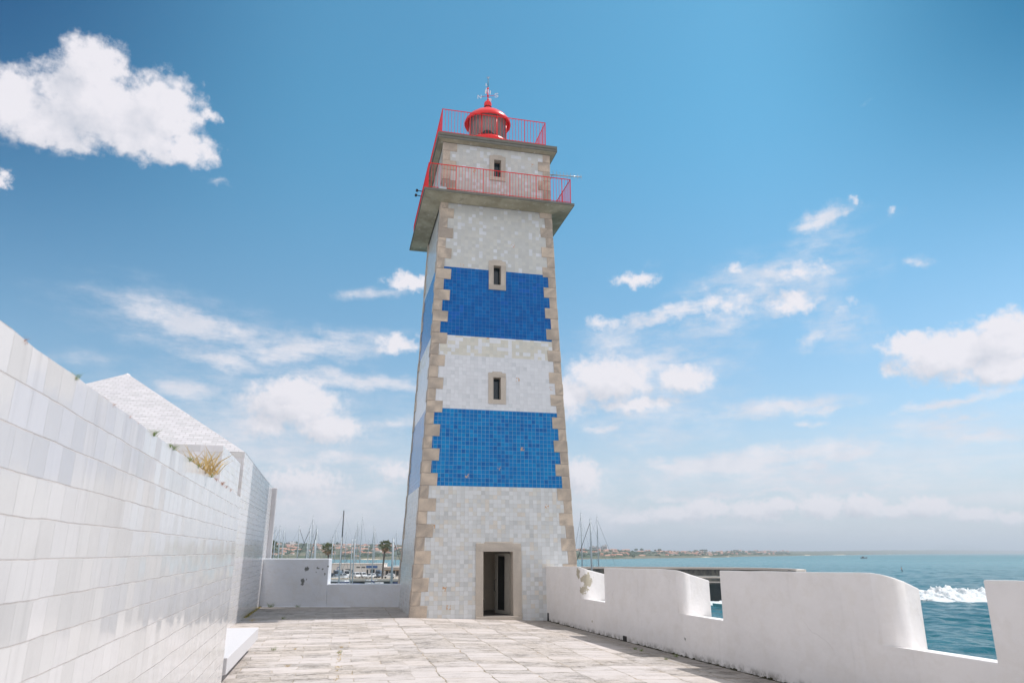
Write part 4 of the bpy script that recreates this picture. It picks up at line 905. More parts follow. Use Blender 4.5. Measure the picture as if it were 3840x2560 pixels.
def paint(name, c, rough=.25): return plain(name, c, rough, 0.0, var=.03)
CAR = dict(white=paint('car_white', lin(226, 228, 230)), silver=paint('car_silver', lin(168, 174, 180)), dark=paint('car_dark', lin(40, 44, 52)), blue=paint('car_blue', lin(120, 140, 160)))
M['car_glass'] = plain('car_glass', lin(26, 34, 42), .08); M['tyre'] = plain('tyre', lin(26, 26, 28), .8); M['lamp'] = plain('head_lamp', lin(220, 224, 228), .15)
def car(kind, colour, loc, rz, label):
    L_, W_, H_ = dict(hatch=(4.0, 1.75, 1.48), van=(4.9, 1.95, 2.25), mini=(4.3, 1.8, 1.82))[kind]
    r = empty('parked_car' if kind == 'hatch' else 'parked_van', loc, rz, label=label, cat='car' if kind == 'hatch' else 'van', group='vehicles parked along the marina quay')
    # side profile (x forward, z): body below the waistline, cabin above
    if kind == 'hatch': low = [(-L_/2, .35), (-L_/2, .85), (L_/2 - 1.15, .92), (L_/2 - .12, .72), (L_/2, .42), (L_/2 - .1, .25), (-L_/2 + .1, .25)]; cab = [(-L_/2 + .05, .85), (-L_/2 + .45, H_ - .06), (-.2, H_), (.35, H_ - .07), (L_/2 - 1.1, .9)]
    else: low = [(-L_/2, .3), (-L_/2, 1.15), (L_/2 - .95, 1.12), (L_/2 - .1, .85), (L_/2, .45), (L_/2 - .1, .28), (-L_/2 + .1, .28)]; cab = [(-L_/2 + .02, 1.13), (-L_/2 + .1, H_ - .05), (L_/2 - 1.9, H_), (L_/2 - 1.55, H_ - .1), (L_/2 - .9, 1.1)]
    def extr(prof, w0, w1, name, m, par=None):
        mb = MB(); n = len(prof); zl = min(p[1] for p in prof); zh = max(p[1] for p in prof)
        w = lambda z: w0 + (w1 - w0) * (z - zl) / (zh - zl)
        a = [(x, -w(z), z) for x, z in prof]; b = [(x, w(z), z) for x, z in prof]
        mb.face(a, 0); mb.face(b[::-1], 0)
        for i in range(n): j = (i + 1) % n; mb.face([a[i], b[i], b[j], a[j]][::-1], 0)
        o = mb.build(name, m, par or r, bevel=.05)
        bm = bmesh.new(); bm.from_mesh(o.data); bmesh.ops.recalc_face_normals(bm, faces=bm.faces); bm.to_mesh(o.data); bm.free(); return o
    extr(low, W_/2 - .03, W_/2, 'body', CAR[colour]); c = extr(cab, W_/2 - .04, W_/2 - .22, 'cabin', CAR[colour])
    # glazing: windscreen and side windows a little proud of the cabin
    mb = MB(); (x0, z0), (x1, z1) = cab[-1], cab[-2]; w0, w1 = W_/2 - .16, W_/2 - .3
    mb.face([(x0 + .03, -w0, z0 + .06), (x0 + .03, w0, z0 + .06), (x1 + .05, w1, z1 - .04), (x1 + .05, -w1, z1 - .04)]); mb.build('windscreen', M['car_glass'], r)
    zl, zh = z0 + .06, H_ - .2
    for s in (-1, 1):
        mb = MB(); yy = lambda z: s * (W_/2 - .04 - .18 * (z - cab[0][1]) / (H_ - cab[0][1]) + .012)
        xb = -L_/2 + .5 if kind != 'van' else L_/2 - 2.0
        q = [(xb, yy(zl), zl), (x0 - .12, yy(zl), zl), (x1 - .05, yy(zh), zh), (xb + .25, yy(zh), zh)]; mb.face(q if s < 0 else q[::-1]); mb.build('side_window', M['car_glass'], r)
    for x in (-L_/2 + .8, L_/2 - .8):
        for s in (-1, 1):
            mb = MB(); mb.lathe([(.2, -.11), (.31, -.1), (.31, .1), (.2, .11)], 14); w = mb.build('wheel', M['tyre'], r); w.location = (x, s * (W_/2 - .1), .31); w.rotation_euler.x = R(90)
    for s in (-1, 1): mb = MB(); mb.box(L_/2 - .1, L_/2 + .0, s * (W_/2 - .32) - .16, s * (W_/2 - .32) + .16, .58, .72); mb.build('headlight', M['lamp'], r, bevel=.03)
CARS = [('hatch', 'dark', 1249, 250, -80, 'dark car at the left end of the parked row, half behind masts'), ('van', 'blue', 1267, 252, -98, 'pale blue van, leftmost van of the parked row'), ('hatch', 'silver', 1291, 245, -50, 'silver hatchback angled in front of a white van'), ('van', 'white', 1301, 252, -72, 'white van with dark windscreen behind the silver hatchback'),
        ('mini', 'white', 1338, 247, -58, 'white van, left one of the two standing side by side mid row'), ('mini', 'white', 1363, 247, -55, 'white van, right one of the two standing side by side mid row'), ('hatch', 'white', 1391, 246, -118, 'white hatchback parked before the glass entrance'), ('hatch', 'dark', 1410, 249, -60, 'dark car squeezed between white hatchback and grey blue van'),
        ('van', 'blue', 1421, 253, -92, 'grey blue tall van right of the dark car'), ('hatch', 'white', 1461, 245, -165, 'white hatchback seen side on beside the tall palm')]
for k, c, px, D, rz, lab in CARS:
    p = at(px, 2150, D); car(k, c, (p.x, D, QZ + .02), R(rz), lab)

M['frond'] = plain('palm_frond', (.17, .19, .07, 1), .6, var=.45, scale=1.5); M['dead_frond'] = plain('dead_frond', (.36, .25, .14, 1), .8, var=.4, scale=2); M['trunk'] = plain('palm_trunk', (.09, .075, .06, 1), .9, var=.4, scale=4)
def palm(px, ptop, D, lean, label, seed):
    rnd = random.Random(seed); base = at(px + lean, 2166, D); top = at(px, ptop, D); H = top.z - 1.3 - QZ
    r = empty('palm_tree', (base.x, D, QZ), label=label, cat='palm', group='palms on the marina quay'); dx = top.x - base.x
    mb = MB(); mb.tube([(dx * (k / 8) ** 1.6, 0, H * k / 8) for k in range(9)], .32, 10, r1=.24); mb.build('trunk', M['trunk'], r)
    for name, m, cnt, lo, hi, ln in (('crown', 'frond', 62, -25, 80, 2.5), ('dead_skirt', 'dead_frond', 34, -82, -30, 1.9)):
        mb = MB()
        for k in range(cnt):
            a = rnd.uniform(0, 6.283); e = R(rnd.uniform(lo, hi)); l = ln * rnd.uniform(.75, 1.1); c = Vector((dx, 0, H)); d = Vector((math.cos(a) * math.cos(e), math.sin(a) * math.cos(e), math.sin(e)))
            mid = c + d * l * .55; tip = mid + (d + Vector((0, 0, -.55))).normalized() * l * .5
            mb.tube([c, mid], .025, 3)
            sd_ = d.cross(Vector((0, 0, 1))).normalized() if abs(d.z) < .98 else Vector((1, 0, 0)); up = sd_.cross(d)
            for j in range(9):        # fan of narrow leaflets
                f = R(-70 + 17.5 * j); ax = (d * math.cos(f) + sd_ * math.sin(f)).normalized(); ll = l * .5 * (1 - .25 * abs(j - 4) / 4); w = .055
                q = mid + ax * ll + Vector((0, 0, -.22 * ll * (1 + abs(j - 4) * .15))); s2 = ax.cross(up).normalized() * w
                mb.face([mid, mid + ax * ll * .5 + s2, q]); mb.face([mid, q, mid + ax * ll * .5 - s2])
        mb.build(name, M[m], r)
palm(1021, 2034, 243, -4, 'palm half hidden at the end of the tiled pavilion', 1)
palm(1233, 2044, 243, -1, 'middle palm rising behind the stepped white wall', 2)
palm(1447, 2033, 243, -12, 'tall leaning palm beside the lighthouse', 3)

# ================================================================== boats
M['hull'] = plain('hull_white', lin(226, 228, 230), .3, var=.04); M['navy'] = plain('navy_canvas', lin(22, 44, 92), .7, var=.15); M['sail_blue'] = plain('blue_sail_cover', lin(24, 116, 178), .7, var=.15); M['wire'] = plain('rigging_wire', lin(120, 130, 136), .4, .5); M['cream_cover'] = plain('white_cover', lin(220, 222, 224), .7)
def hull_mb(Lh, B, fb):
    mb = MB(); st = [(-.5, .62), (-.3, .92), (0, 1.0), (.22, .8), (.4, .40), (.5, .03)]
    prev = None
    for f, w in st:
        x = f * Lh; hw_ = B / 2 * w; z = fb * (1 + .25 * max(0, f) * 2)
        ring = [(x, -hw_, z), (x, -hw_ * .9, z * .3), (x, 0, -.4 * (1 - abs(f))), (x, hw_ * .9, z * .3), (x, hw_, z)]
        if prev:
            for k in range(4): mb.face([prev[k], ring[k], ring[k + 1], prev[k + 1]], 0, smooth=True)
            mb.face([prev[0], prev[4], ring[4], ring[0]], 0)
        else: mb.face(ring[::-1], 0)
        prev = ring
    return mb
def sailboat(px, py, D, label, rz=None, thick=.13, dark=False, tilt=0.0, cover='navy', forestay_dark=False, rnd=None):
    rnd = rnd or random.Random(int(px * 7)); top = at(px, py, D); H = top.z - SEA; Lh = H * .72; fb = .035 * H + .5
    rz = rnd.uniform(0, 6.28) if rz is None else rz
    r = empty('sailboat', (top.x, D, SEA), rz, label=label, cat='sailboat', group='sailboats moored in the marina')
    hull_mb(Lh, Lh * .3, fb).build('hull', M['hull'], r)
    mb = MB(); mb.prism([(-.28 * Lh, -.09 * Lh), (.12 * Lh, -.07 * Lh), (.16 * Lh, 0), (.12 * Lh, .07 * Lh), (-.28 * Lh, .09 * Lh)], fb, fb + .45); mb.build('cabin', M['hull'], r, bevel=.08)
    mm = M['black'] if dark else M['mast']
    mb = MB(); mb.tube([(0, 0, fb), (tilt, 0, H)], thick * 1.3, 8, r1=thick); mb.box(-.25 + tilt, .25 + tilt, -.03, .03, H, H + .07); mb.tube([(tilt, .1, H), (tilt, .1, H + .6)], .015, 4); mb.build('mast', mm, r)
    for f in ((.42, .72) if H > 15 else (.55,)):
        mb = MB(); w = .075 * H * (1.15 - f); mb.tube([(tilt * f, -w, H * f), (tilt * f - .1, 0, H * f + .05), (tilt * f, w, H * f)], .035, 5); mb.build('spreader', M['alu'], r)
    mb = MB(); mb.tube([(0, 0, fb + 1.3), (-.36 * Lh, 0, fb + 1.25)], .08, 6); mb.build('boom', mm, r)
    mb = MB(); mb.tube([(-.02 * Lh, 0, fb + 1.5), (-.2 * Lh, 0, fb + 1.48), (-.35 * Lh, 0, fb + 1.38)], .22, 8, r1=.12); mb.build('sail_cover', M[cover], r)
    def stay(name, a, b, rad, m): mb = MB(); mb.tube([a, b], rad, 5); mb.build(name, m, r)
    stay('forestay', (tilt * .95, 0, H * .97), (.49 * Lh, 0, fb * 1.3), .055 if forestay_dark else .035, M['black'] if forestay_dark else M['wire'])
    stay('backstay', (tilt, 0, H * .99), (-.5 * Lh, 0, fb), .016, M['wire'])
    for s in (-1, 1): stay('shroud', (tilt * .9, 0, H * .93), (-.02 * Lh, s * .14 * Lh, fb), .016, M['wire'])
    return r
MASTS = [(1012, 2016, 200, {}), (1031, 1901, 262, dict(thick=.13)), (1037, 1976, 230, {}), (1057, 1975, 205, dict(tilt=.4)), (1066, 1982, 210, dict(tilt=.3)), (1125, 1974, 215, dict(forestay_dark=True)), (1156, 2027, 190, dict(thick=.13)), (1165, 1981, 205, dict(forestay_dark=True)), (1184, 1938, 225, dict(tilt=.8)), (1184.6, 2024, 180, dict(thick=.16)),
         (1188.6, 1973, 240, {}), (1190.6, 1984, 185, dict(thick=.18, forestay_dark=True)), (1241, 2016, 350, {}), (1250.4, 2015, 178, dict(thick=.12)), (1263, 1981, 345, dict(thick=.14)), (1283, 2015, 172, dict(thick=.12)), (1291, 1915, 335, dict(thick=.24, dark=True, cover='sail_blue', rz=3.4)), (1302, 1987, 360, dict(thick=.16)), (1323, 2019, 196, dict(thick=.12)), (1333, 2017, 188, dict(thick=.14, cover='navy', rz=2.9)),
         (1337, 1987, 365, dict(thick=.15)), (1345, 1954, 355, dict(thick=.17)), (1359, 1938, 345, dict(thick=.18, tilt=.6)), (1385, 2018, 350, dict(thick=.14)), (1406, 1972, 200, dict(thick=.11, tilt=.5)), (1409.5, 1987, 350, dict(thick=.15)), (1476, 2018, 176, dict(thick=.17, forestay_dark=True)), (1479, 2022, 192, dict(thick=.12)), (1490, 1991, 370, dict(thick=.16)),
         (2179.6, 1922, 190, dict(thick=.13)), (2214.8, 1945, 165, dict(thick=.17, forestay_dark=True, rz=R(190))), (2240, 1937, 195, dict(thick=.12))]
ORD = ['first', 'second', 'third', 'fourth', 'fifth', 'sixth', 'seventh', 'eighth', 'ninth', 'tenth', 'eleventh', 'twelfth']
for i, (px, py, D, kw) in enumerate(MASTS):
    if px > 2000: lab = ['tall thin mast nearest the tower of the three masts right of the lighthouse', 'sailboat with thick dark grey mast, middle of the three right of the lighthouse', 'rightmost of the three masts right of the lighthouse'][i - 29]
    elif kw.get('dark'): lab = 'tall black masted yacht with bright blue sail cover behind the marina building'
    elif i < 12: lab = 'sailboat behind the stepped white wall, its mast %s from the left there' % ORD[i]
    elif D > 300: lab = 'sailboat moored beyond the marina building, its mast %s from the left' % ORD[sum(1 for m in MASTS[12:i] if m[2] > 300 and not m[3].get('dark'))]
    else: lab = 'sailboat before the quay, its mast %s from the left in the gap' % ORD[sum(1 for m in MASTS[12:i] if m[2] < 300)]
    if px > 2000: lab += ', a sailboat' if 'sailboat' not in lab else ''
    sailboat(px, py, D, lab, **kw)
def motorboat(px, D, Lh, rz, label, top='hull'):
    p = at(px, 2110, D); r = empty('motorboat', (p.x, D, SEA), rz, label=label, cat='motorboat', group='motor boats in the marina')
    hull_mb(Lh, Lh * .32, Lh * .11).build('hull', M['hull'], r); fb = Lh * .11
    mb = MB(); mb.prism([(-.3 * Lh, -.12 * Lh), (.15 * Lh, -.11 * Lh), (.27 * Lh, 0), (.15 * Lh, .11 * Lh), (-.3 * Lh, .12 * Lh)], fb, fb + Lh * .11); c = mb.build('cabin', M['hull'], r, bevel=.1)
    mb = MB(); mb.prism([(-.2 * Lh, -.123 * Lh), (.16 * Lh, -.113 * Lh), (.278 * Lh, 0), (.16 * Lh, .113 * Lh), (-.2 * Lh, .123 * Lh)], fb + Lh * .04, fb + Lh * .085); mb.build('window_band', M['car_glass'], r)
    mb = MB(); mb.box(-.28 * Lh, .06 * Lh, -.1 * Lh, .1 * Lh, fb + Lh * .17, fb + Lh * .185); mb.build('bimini', M[top], r)
    mb = MB(); mb.tube([(-.1 * Lh, 0, fb + .1 * Lh), (-.12 * Lh, 0, fb + Lh * .32)], .05, 5); mb.build('radar_mast', M['alu'], r)
for a in ((1312, 380, 15, .4, 'white motor boat just over the roof, right of the blue sail cover', 'hull'), (1345, 400, 14, 2.6, 'white motor boat over the middle of the marina roof', 'hull'), (1384, 390, 13, .2, 'small white motor boat over the roof left of the blue sign', 'hull'), (1424, 350, 14, 1.2, 'white motor boat over the roof at its right end', 'hull'),
          (1458, 300, 15, .9, 'motor boat with navy canopy right of the leaning palm', 'navy'), (1492, 305, 16, 2.2, 'white motor boat moored next to the lighthouse edge', 'hull'), (1262, 205, 12, 2.9, 'white boat deck showing over the low wall beside its stepped end', 'hull'), (1412, 208, 9, .3, 'small boat under white covers below the quay edge', 'cream_cover'), (1340, 420, 12, 1.0, 'navy topped boat far behind the marina roof', 'navy')):
    motorboat(*a)
pb = at_z(3387, 2141, SEA)
r = empty('channel_marker', (pb.x, pb.y, SEA), label='leaning striped marker pole sticking out of the sea', cat='marker')
mb = MB(); mb.tube([(0, 0, -1), (-.35, 0, 1.3)], .22, 8); mb.build('pole', M['dark_metal'], r)
mb = MB(); mb.tube([(-.35, 0, 1.3), (-.5, 0, 2.3)], .17, 8); mb.build('orange_band', plain('marker_orange', lin(206, 120, 60), .6), r)
mb = MB(); mb.tube([(-.5, 0, 2.3), (-.62, 0, 3.2)], .08, 8); mb.build('top_rod', M['dark_metal'], r)
fbp = at_z(3242, 2090, SEA); r = empty('fishing_boat', (fbp.x, fbp.y, SEA), .1, label='tiny dark boat far out on the sea', cat='boat')
hull_mb(12, 3.2, 1.6).build('hull', M['dark_metal'], r); mb = MB(); mb.box(-3.5, -.5, -1, 1, 1.5, 3.2); mb.build('cabin', M['dark_metal'], r)

# ================================================================== far shores
def land_fn(t, b, o):
    p = t('ShaderNodeNewGeometry').outputs['Position']; z = t('ShaderNodeSeparateXYZ', {0: p}).outputs[2]
    n = t.noise(p, .012, 7, .65); n2 = t.noise(p, .05, 5, .6)
    c = t.mix(t.ramp(n, .42, .58), lin(72, 88, 64), lin(118, 114, 94)); c = t.mix(t.math('MULTIPLY', t.ramp(n2, .5, .65), .7), c, lin(60, 78, 52))
    shore = t.math('ADD', z, t.math('MULTIPLY', t.math('SUBTRACT', n, .5), 3.0))
    c = t.mix(t.ramp(shore, -6.6, -7.1), c, lin(120, 112, 96)); c = t.mix(t.math('MULTIPLY', t.ramp(t.noise(p, .006, 3), .56, .62), t.ramp(shore, -6.0, -6.8)), c, lin(226, 206, 180))
    setp(t, b, color=c, rough=.95, spec=.1)
M['land'] = mat('far_land', land_fn)
# (pixel column, shore distance, ridge distance, ridge height in metres)
SHORE = [(560, 900, 1900, 22), (900, 930, 1900, 21), (1010, 960, 1900, 19), (1150, 980, 1900, 17.5), (1300, 960, 1850, 17), (1440, 930, 1750, 15), (1560, 950, 1700, 12), (1800, 980, 1700, 9), (2130, 1030, 1650, 6.0), (2200, 1060, 1650, 5.2), (2350, 1130, 1700, 4.0), (2450, 1230, 1800, 2.6), (2600, 1330, 2000, 2.2), (2700, 1450, 2300, 2.5), (2790, 1750, 2700, 4), (2900, 1950, 3400, 4.5), (3050, 2400, 4600, 8), (3200, 3000, 5600, 13), (3350, 3900, 6600, 20), (3500, 5000, 7600, 24), (3650, 6000, 8600, 26), (3840, 7200, 9500, 24), (4100, 8200, 10500, 22)]
def land_at(px):
    for (a, *A), (b, *B) in zip(SHORE, SHORE[1:]):
        if a <= px <= b: f = (px - a) / (b - a); return [q + (w - q) * f for q, w in zip(A, B)]
    return SHORE[-1][1:]
def land_pt(px, f):
    """f = 0 at the shore, 1 on the ridge; returns point on the terrain"""
    ds, dr, hz = land_at(px); D = ds + (dr - ds) * f; p = at(px, 2067, D)
    base = -7.6 + (hz + 7.6) * (1 - (1 - min(f, 1)) ** 1.5) if f <= 1 else hz - (f - 1) * 20
    if f < .03: base = -8.6 + 4.2 * f / .03
    elif f < .06: base = max(base, -4.4)
    h = base + (1.6 * mnoise.noise((p.x * .008, p.y * .008, 1.0)) + .8 * mnoise.noise((p.x * .03, p.y * .03, 2.0))) * min(1, f * 4) * (1 if D < 3000 else D / 3000)
    return Vector((p.x, D, h))
mb = MB(); cols_ = [560 + 10 * k for k in range(355)]; fs = [-.02, 0, .015, .03, .05, .08, .12, .18, .25, .35, .45, .55, .65, .75, .85, .93, 1.0, 1.1, 1.4]
G = [[land_pt(c, f) for f in fs] for c in cols_]
for A, B in zip(G, G[1:]):
    for k in range(len(fs) - 1): mb.face([A[k], B[k], B[k + 1], A[k + 1]], smooth=True)
o = mb.build('hills', M['land']); tag(o, kind='structure')
# a farther blue hill on the horizon
mb = MB(); hp = [at(3380 + 12 * k, 2067, 14000) for k in range(40)]
hh = [95 * math.exp(-((k - 17) / 8.5) ** 2) + 48 * math.exp(-((k - 22) / 16) ** 2) for k in range(40)]
for k in range(39):
    a, b = hp[k], hp[k + 1]
    for (f0, y0), (f1, y1) in (((0, -900), (1, 0)), ((1, 0), (0, 900))):
        mb.face([(a.x, 14000 + y0, SEA + (hh[k] + 10) * f0 - 2), (b.x, 14000 + y0, SEA + (hh[k + 1] + 10) * f0 - 2), (b.x, 14000 + y1, SEA + (hh[k + 1] + 10) * f1 - 2), (a.x, 14000 + y1, SEA + (hh[k] + 10) * f1 - 2)], smooth=True)
o = mb.build('hill_far', M['land']); tag(o, kind='structure')

# scrub and trees of the far slopes: one mass
M['scrub'] = plain('far_scrub', (.040, .065, .026, 1), .9, var=.5, scale=.05)
rnd = random.Random(4); mb = MB()
ICO = [(Vector(v)).normalized() for v in ((0, 0, 1), (.9, 0, .45), (.28, .85, .45), (-.72, .53, .45), (-.72, -.53, .45), (.28, -.85, .45), (.9, 0, -.3), (.28, .85, -.3), (-.72, .53, -.3), (-.72, -.53, -.3), (.28, -.85, -.3))]
ICF = [(0, 1, 2), (0, 2, 3), (0, 3, 4), (0, 4, 5), (0, 5, 1)] + [q for k in range(5) for q in ((1 + k, 6 + k, 1 + (k + 1) % 5), (1 + (k + 1) % 5, 6 + k, 6 + (k + 1) % 5))]
for k in range(3400):
    px = rnd.uniform(960, 1560) if rnd.random() < .52 else rnd.uniform(2100, 2960); f = rnd.uniform(.02, 1.0) ** .9; p = land_pt(px, f)
    if mnoise.noise((p.x * .012, p.y * .006, 5)) < -.12 + .25 * rnd.random(): continue
    s = rnd.uniform(2.0, 5.5) * (1 if p.y < 1800 else 1.3); tall = rnd.uniform(.5, .8)
    J = [p + Vector((v.x * s * rnd.uniform(.75, 1.3), v.y * s, max(-.3, v.z) * s * tall * rnd.uniform(.8, 1.2))) for v in ICO]
    for a in ICF: mb.face([J[i] for i in a])
for k in range(26):   # a few umbrella pines on the skyline
    px = rnd.choice([1050, 1100, 1260, 2395, 2408, 2470, 2545, 2640, 2655, 2760]) + rnd.uniform(-14, 14); p = land_pt(px, rnd.uniform(.75, 1)); s = rnd.uniform(2.5, 4.5)
    J = [p + Vector((v.x * s, v.y * s, 4 + v.z * s * .9)) for v in ICO]
    for a in ICF: mb.face([J[i] for i in a])
    mb.box(p.x - .3, p.x + .3, p.y - .3, p.y + .3, p.z - 1, p.z + 4)
o = mb.build('hillside_scrub', M['scrub'], merge=False); tag(o, kind='stuff')

# houses: a few shapes, copied, each an object of its own
HW = [plain('house_white', lin(226, 220, 212), .9, var=.08, scale=.1), plain('house_cream', lin(222, 204, 180), .9, var=.08, scale=.1), plain('house_pink', lin(222, 184, 164), .9, var=.08, scale=.1)]
HR = [plain('roof_terracotta', lin(190, 124, 102), .9, var=.2, scale=.1), plain('roof_pale_tile', lin(204, 156, 136), .9, var=.2, scale=.1)]
protos = []
for i in range(6):
    w, d, h = [(11, 9, 5.2), (15, 9, 4.2), (9, 8, 6.4), (18, 10, 6.0), (12, 10, 3.4), (22, 10, 5.0)][i]
    mb = MB(); mb.box(-w/2, w/2, -d/2, d/2, -3, h, 0); e = .6; rh = h + 1.9
    a = [(-w/2 - e, -d/2 - e, h), (w/2 + e, -d/2 - e, h), (w/2 + e, d/2 + e, h), (-w/2 - e, d/2 + e, h)]; r0, r1 = (-w/2 + 2.5, 0, rh), (w/2 - 2.5, 0, rh)
    for q in ((a[0], a[1], r1, r0), (a[2], a[3], r0, r1), (a[1], a[2], r1), (a[3], a[0], r0), (a[3], a[2], a[1], a[0])): mb.face(q, 1)
    for k in range(int(w // 3)): x = -w/2 + 1.4 + 3 * k; mb.face([(x, -d/2 - .03, 1.0), (x + 1, -d/2 - .03, 1.0), (x + 1, -d/2 - .03, 2.3), (x, -d/2 - .03, 2.3)], 2)
    me_o = mb.build('house', [HW[i % 3], HR[i % 2], M['dark_open']], merge=False); protos.append(me_o)
rnd = random.Random(9); spots = []
for k in range(168): spots.append((rnd.uniform(985, 1530), min(1, max(.06, rnd.gauss(.34, .10) if rnd.random() < .5 else rnd.uniform(.55, 1.0)))))
for k in range(126): spots.append((rnd.uniform(2125, 2960), min(1, rnd.uniform(.10, 1.0))))
used = 0
for i, (px, f) in enumerate(spots):
    p = land_pt(px, f); pr = rnd.choice(protos) if used >= len(protos) else protos[used]
    o = pr if used < len(protos) else pr.copy()
    if used >= len(protos): col.objects.link(o)
    o.location = (p.x, p.y, p.z - .3); o.rotation_euler.z = rnd.uniform(-.9, .9); s = rnd.uniform(.42, .62) * (1 if p.y < 2200 else 1.4); o.scale = (s, s, s); used += 1
    if px < 1600: tag(o, 'tiny pale house with a terracotta roof on the hillside behind the marina masts', 'house', 'houses on the hill behind the marina')
    else: tag(o, 'tiny pale house with a terracotta roof on the low coast right of the lighthouse', 'house', 'houses on the coast across the bay')
M['block'] = plain('tower_block', lin(196, 194, 194), .9, var=.06, scale=.1)
for px, f, w, h, lab in ((1085, .72, 10, 6, 'white apartment block on the hill behind the leftmost masts'), (1096, .75, 7, 7, 'narrow white apartment block beside a wider one on the hill'), (1275, .6, 8, 6, 'grey apartment block on the hill right of the middle palm'), (2224, .9, 11, 8.5, 'low grey tower block left of the distant pair, right of the lighthouse'), (2242, .92, 6, 8, 'narrow tower block between two wider ones on the far coast'), (2264, .85, 7, 9, 'pale tower block, lower one of the distant pair'), (2273, .86, 6.5, 11.5, 'tallest tower block on the far coast')):
    p = land_pt(px, f); r = empty('apartment_block', p, rnd.uniform(-.3, .3), label=lab, cat='apartment block', group='apartment blocks on the far shores')
    mb = MB(); mb.box(-w/2, w/2, -7, 7, -4, h); mb.box(-w/4, w/4, -3, 3, h, h + 2); mb.build('wall', M['block'], r)
    mb = MB()
    for k in range(int(h // 3)): mb.face([(-w/2 + .8, -7.04, 1.2 + 3 * k), (w/2 - .8, -7.04, 1.2 + 3 * k), (w/2 - .8, -7.04, 2.5 + 3 * k), (-w/2 + .8, -7.04, 2.5 + 3 * k)])
    mb.build('window_rows', M['dark_open'], r)

# ================================================================== weeds
def tuft(name, loc, h, n, m, label, cat, group, spread=.5, seed=0, rz=0.0):
    rnd = random.Random(seed); mb = MB()
    for k in range(n):
        a = rnd.uniform(0, 6.28); l = h * rnd.uniform(.5, 1.1); o = Vector((rnd.gauss(0, h * .22), rnd.gauss(0, h * .22), 0)); d = Vector((math.cos(a) * spread * rnd.uniform(.3, 1.3), math.sin(a) * spread * rnd.uniform(.3, 1.3), 1)).normalized()
        s = d.cross(Vector((math.cos(a + 1.2), math.sin(a + 1.2), 0))).normalized() * h * rnd.uniform(.008, .022)
        mid = o + d * l * .55; tip = o + d * l + Vector((d.x, d.y, -.25)) * l * .3
        mb.face([o - s, o + s, mid + s * .8, mid - s * .8]); mb.face([mid - s * .8, mid + s * .8, tip])
    o = mb.build(name, M[m], merge=False); o.location = loc; tag(o, label, cat, group); return o
WT = [(-9.85, .035, 'rust_weed'), (-9.55, .02, 'rust_weed'), (-9.13, .05, 'green'), (-8.37, .035, 'rust_weed'), (-7.94, .03, 'rust_weed'), (-7.7, .025, 'rust_weed'), (-7.16, .06, 'green'), (-6.49, .05, 'green'), (-6.33, .065, 'green'), (-5.42, .07, 'green'), (-4.84, .06, 'green'), (-3.8, .07, 'green'), (-3.3, .05, 'rust_weed'), (-2.7, .06, 'rust_weed'), (-2.2, .05, 'rust_weed'), (-1.6, .05, 'rust_weed')]
ORD += ['thirteenth', 'fourteenth', 'fifteenth', 'sixteenth']
for i, (s, h, m) in enumerate(WT):
    p = NW1 + nd * s - nn * .015; tuft('weed', (p.x, p.y, ZT - .02), h * 1.2, 90, m, '%s weed on top of the long tiled wall, %s from near' % ('green' if m == 'green' else 'rusty', ORD[i]), 'weed', 'weeds on top of the tiled wall', .9, i)
p = NW1 + nd * -4.23 - nn * .03; tuft('dry_grass', (p.x, p.y, ZT - .02), .38, 70, 'straw', 'tall dry straw coloured grass on top of the tiled wall', 'grass tuft', None, .75, 77)
p = NW1 + nd * -3.95 - nn * .03; tuft('dry_grass', (p.x, p.y, ZT - .02), .24, 26, 'straw', 'small dry straw tuft right of the tall dry grass on the wall', 'grass tuft', None, 1.3, 78)
GW = [(-5.51, 17.95, .13, 'green', 'yellow green weed in the paving nearest the bench'), (-5.05, 18.08, .07, 'straw', 'low dry weed in the paving right of the weed near the bench'), (-3.87, 17.47, .10, 'green', 'green weed at a joint in mid paving'), (-4.04, 18.4, .10, 'straw', 'dry weed just behind the green weed in mid paving'), (-9.85, 31.2, .24, 'green', 'bright green weed at the foot of the stepped wall near its left corner'), (-8.75, 31.25, .16, 'green', 'dark green weed at the foot of the stepped wall, mid length'), (-7.71, 25.9, .13, 'green', 'green weed in the shaded paving left of the tower'), (-8.5, 25.1, .14, 'straw', 'dry weed at the pavilion foot on the shadow edge'), (3.14, 19.7, .10, 'green', 'weed in the gutter of the right parapet, farther of a pair'), (3.25, 19.4, .11, 'green', 'weed in the gutter of the right parapet, nearer of a pair'), (3.91, 18.5, .12, 'green', 'green weed in the gutter right of the shadow notch'), (3.56, 17.9, .10, 'green', 'green weed on the shadow edge by the right parapet'), (-4.45, 15.5, .09, 'straw', 'dry weed in the long joint at the front')]
for i, (x, y, h, m, lab) in enumerate(GW):
    u = (Vector((x, y, 0)) - T0).dot(U); tuft('weed', (x, y, slope_z(u) - .01), h, 40, m, lab, 'weed', 'weeds in the paving joints', .8, 100 + i)
rnd = random.Random(21); mb = MB()     # grass growing along the pavilion foot and in the long joint, and moss along the parapet foot
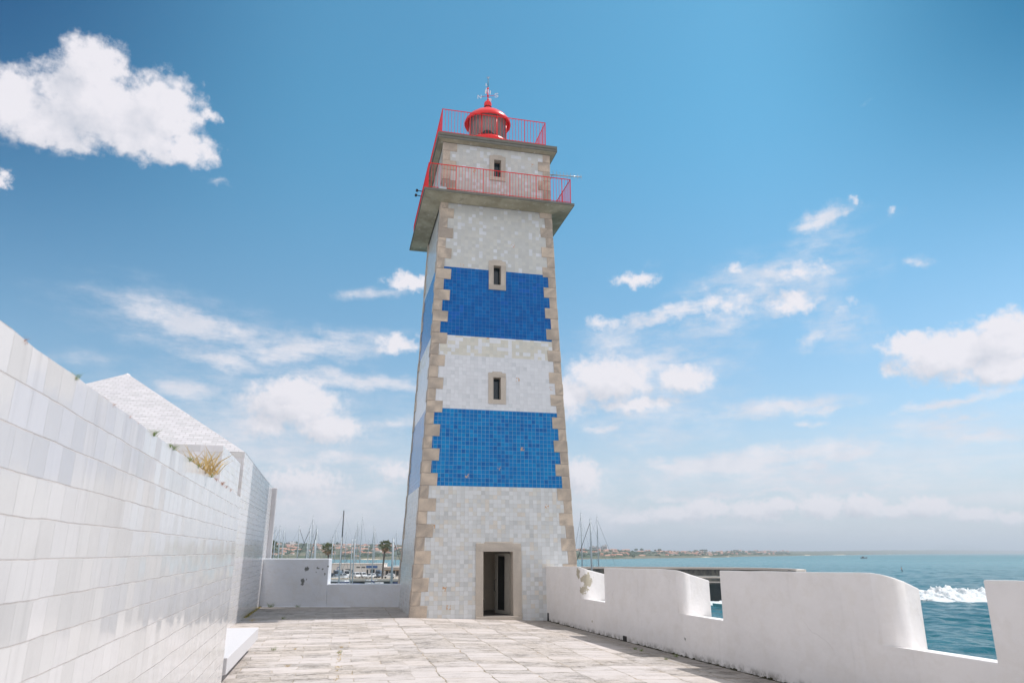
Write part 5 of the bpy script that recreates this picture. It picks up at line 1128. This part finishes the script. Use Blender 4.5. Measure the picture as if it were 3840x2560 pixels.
for k in range(700):
    v = rnd.uniform(-2.0, 4.0); p = tw(BU + rnd.uniform(.01, .10), v, 0); h = rnd.uniform(.015, .05) * (1.4 if v < .6 else .8); a = rnd.uniform(0, 6.28); q = Vector((math.cos(a), math.sin(a), 0)) * .012
    mb.face([p - q, p + q, p + Vector((math.cos(a + 1) * .03, math.sin(a + 1) * .03, h))], 0 if rnd.random() < .4 else 1)
for k in range(260):
    f = rnd.random()
    if mnoise.noise((f * 9, 2, 2)) < 0: continue
    p = at_z(1277, 2440, 0).lerp(at_z(1258, 2600, 0), f) + Vector((rnd.gauss(0, .018), rnd.gauss(0, .12), 0)); h = rnd.uniform(.008, .035); a = rnd.uniform(0, 6.28); q = Vector((math.cos(a), math.sin(a), 0)) * .008
    mb.face([p - q, p + q, p + Vector((math.cos(a + 1) * .02, math.sin(a + 1) * .02, h))], 1)
o = mb.build('joint_grass', [M['green'], M['straw']], merge=False); tag(o, kind='stuff')
mb = MB(); n = 420
for k in range(n):
    s = -.1 + 26.0 * k / n; w = .05 + .05 * abs(mnoise.noise((s * 3, 0, 0))) + .03 * rnd.random(); h = .015 + .05 * abs(mnoise.noise((s * 5, 3, 0))) * rnd.random() * 2
    p = pw(s, .01, 0); u = (Vector((p.x, p.y, 0)) - T0).dot(U); z = slope_z(u)
    A, B, C_, D_ = pw(s, .0, z - .01), pw(s + .07, .0, z - .01), pw(s + .07, -w, z - .005), pw(s, -w, z - .005); top = Vector((0, 0, h))
    mb.face([A + top, D_, C_, B + top]); mb.face([A, D_, A + top]); mb.face([B, B + top, C_])
o = mb.build('gutter_moss', M['moss'], merge=False); tag(o, kind='stuff')

# ================================================================== haze over the bay
def build_haze():
    mb = MB(); mb.box(-9500, 11500, -300, 16000, -40, 130); m = bpy.data.materials.new('haze_air'); m.use_nodes = True; t = NT(m.node_tree); t.n.clear()
    v = t('ShaderNodeVolumePrincipled', {'Color': (.84, .92, 1.0, 1), 'Density': HAZE, 'Anisotropy': .2}); o = t('ShaderNodeOutputMaterial'); t.l.new(v.outputs[0], o.inputs['Volume'])
    h = mb.build('haze', m); tag(h, kind='stuff')
HAZE = 2.3e-4
build_haze()
